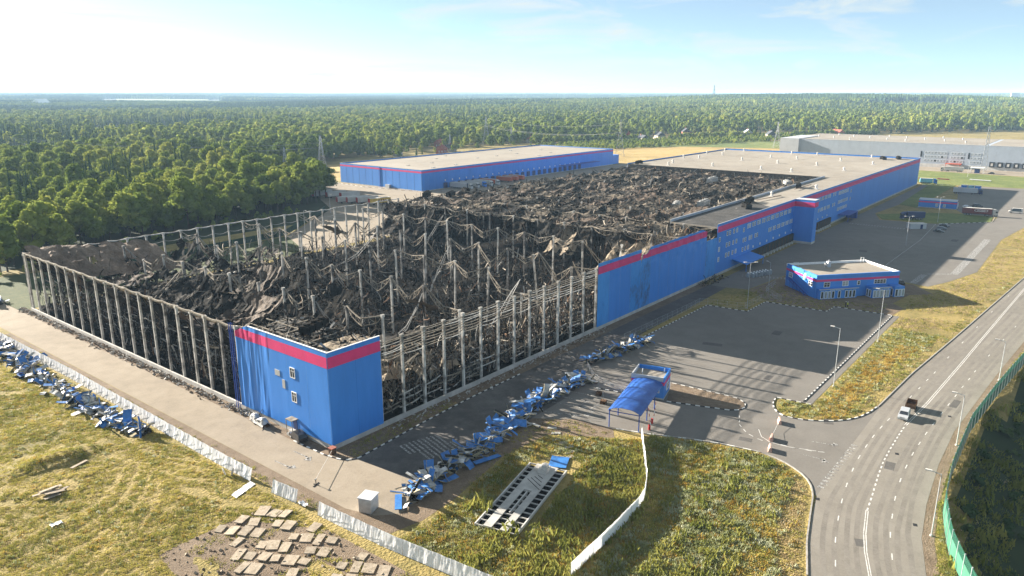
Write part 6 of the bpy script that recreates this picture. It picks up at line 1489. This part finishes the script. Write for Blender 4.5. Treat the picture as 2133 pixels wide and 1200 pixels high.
def weeds_w(x, y):
    if x+y*.4 > 22-.0*y and y > -40 and x > 22: return (.2,.3,.1,.35,.05,.0)
    c = nz(x*.12, y*.12, 4)
    if y < -40: return (.36,.22,.08,.10,.16,.08) if c > 0 else (.2,.45,.05,.1,.1,.1)
    return (.25,.4,.2,.1,.05,0)
sow([(-11,-58),(-13.6,-30),(-8,-30.5),(2,-30),(18,-27),(30,-28),(37,-39),(40,-43),(33,-47.5),(25,-52),(19,-54.6),(8,-55.4),(-6,-56)], 6, None, .7, 1.35, weeds_w, lambda x, y: inpoly(x, y, wbp))
sow([(2,-29),(20,-22.5),(34,-21.5),(38.5,-28),(38.8,-37),(30,-29)], 1.6, (.2,.4,.4,0,0,0), .5, 1.0)
def front_w(x, y):
    e = interp(RL, x)
    if y < e+4.6+1.2*nz(x*.3, 0): return (.08,.03,.85,.02,.02,0) if q.random() < .75 else None
    return (.22,.22,.04,.42,.06,.04) if nz(x*.1, y*.1, 6) > -.15 else (.55,.2,.08,.07,.1,0)
sow([(-11,-60),(-6,-57),(8,-56),(19.5,-55.2),(33,-47.4),(41.8,-42.6),(44.5,-50),(46.5,-56),(47.5,-62.5),(46.6,-66.6),(44.5,-70),(42,-72),(39,-73.6),(32.4,-75),(25.4,-76.8),(17,-79.6),(4.6,-84.4),(-10,-91),(-22,-96)], 6.5, None, .65, 1.3, front_w)
def verge_w(x, y):
    e = interp(RL, x); d = y-e
    if d < 3.2: return (.1,.25,.6,.05,0,0) if nz(x*.2, y*.2, 2) > -.1 else None
    c = nz(x*.07, y*.13, 3)
    if x < 130 and 4.5 < d < 9.0+2*c: return (.4,.05,.1,.1,.35,0)
    if x > 145: return (.2,.05,.75,0,.0,0) if nz(x*.1, y*.1, 8) > -.25 else None
    return (.3,.4,.1,.18,.02,0)
sow([(77,-63.2),(158,-63.4),(170,-62.5),(186,-61),(193,-66.5),(202,-63.5),(214,-68),(237,-73.4),(315,-73),(420,-86),(420,-103),(236,-86.4),(148,-78.6),(109,-75),(88,-73.6),(80,-72.7),(74,-70.3),(69.6,-65.6),(67.8,-61),(69,-58.6),(75,-56.5)], 2.6, None, .7, 1.3, verge_w)
def bank_w(x, y):
    d = interp(FENCE, x)-y
    return (.0,.85,.05,.0,0,.1) if nz(x*.1, y*.1, 5) > -.2 else None
sow([(5,-107),(27.4,-98.4),(35.4,-95),(58.9,-91.8),(82,-91.6),(105,-93.4),(133,-96.2),(240,-105.6),(240,-112),(110,-118),(60,-122),(20,-125)], 1.1, None, .9, 1.7, bank_w)
for _ in range(420):
    x = q.uniform(10, 260); y = interp(FENCE, x)-q.uniform(3, 26); sp_.append((x, y, hgt(x, y)-.2, q.uniform(.15,.5), q.uniform(0,6.28), 3))  # bank shrubs in dark needle colour, standing in for the slope's shade
sow([(0,-106.6),(14,-98.2),(27.6,-94.6),(48,-91.1),(81,-90.2),(122,-92.8),(155,-95.4),(155,-96.8),(133,-95.2),(105,-92.4),(82,-90.7),(59,-90.9),(46,-91.8),(35.4,-94.2),(27.4,-97.5),(10,-107.5)], 7, (.25,.55,.15,.05,0,0), .5, 1.0)
sow([(60,-37.8),(63,-49),(66,-51),(69,-49),(68.4,-35)], 2.5, (.2,.2,.6,0,0,0), .4, .8)
sow([(.8,-5.6),(7.6,-5.1),(18.8,-4.1),(30,-3.4),(30,-.4),(1,-.4)], 2.2, (.1,.7,.2,0,0,0), .5, .9)
sow([(95,-11.5),(134,-12),(136,-24.4),(149,-25),(150,-43),(156,-43.6),(158,-58),(170,-57),(160,-36),(172,-22),(160,-17),(150,-14),(96,-9.6)], 1.3, (.2,.5,.3,0,0,0), .5, 1.0)
sow(slabs_p, 2.4, (.3,.4,.3,0,0,0), .6, 1.2, lambda x, y: (.3,.4,.3,0,0,0) if nz(x*.25, y*.25, 3) > .05 else None)
print('tufts', len(gp))
scatter('shrubs', sp_, shr, 'green shrubs and hedges before the village')
scatter('grass', gp, TG, 'meadow grass, weeds and verge plants')
# tall weeds as single plants near the weighbridge
for k, (px, py) in enumerate(((1.11,-33.54),(3.11,-33.32),(2.82,-34.79),(1.02,-45.57),(1.43,-47.05),(-0.25,-41.99))):
    t = thing('weed_clump', 'tall green weed clump at the near end of the weighbridge' if k > 2 else 'tall yellow green weed clump beside the slab path', 'weed', (px, py, 0), k, 'tall weed clumps left of the weighbridge' if k <= 2 else 'tall weed clumps at the weighbridge end')
    ob('leaves', TG[5], t, (0,0,0), 0, 1.5+.3*(k % 3)); ob('stems', TG[1], t, (.2,0,0), 1, 2.2)

# ================================================================= haze
zlo = min(v.co.z for v in gm.vertices)-1
zhi = max(CAM.z, max(v.co.z for v in gm.vertices)+2, max(p[2]+24*p[3] for p in farp), hgt(2950,1230)+64, hgt(5745,425)+62)+2
hz_ = ob('haze', MB().box(gx[0]-20, gx[-1]+20, gy[0]-20, gy[-1]+20, zlo, zhi).data('haze', mat('haze', (1,1,1))))
print('haze', zlo, zhi)
m = hz_.data.materials[0]; t = m.node_tree; t.nodes.clear()
out = t.nodes.new('ShaderNodeOutputMaterial'); pv = t.nodes.new('ShaderNodeVolumePrincipled')
pv.inputs['Color'].default_value = (.5,.74,1.0,1); pv.inputs['Density'].default_value = 8.8e-5; pv.inputs['Anisotropy'].default_value = 0.
t.links.new(pv.outputs[0], out.inputs['Volume'])
tag(hz_, 'thin blue summer haze over the plain', None, None, 'stuff')
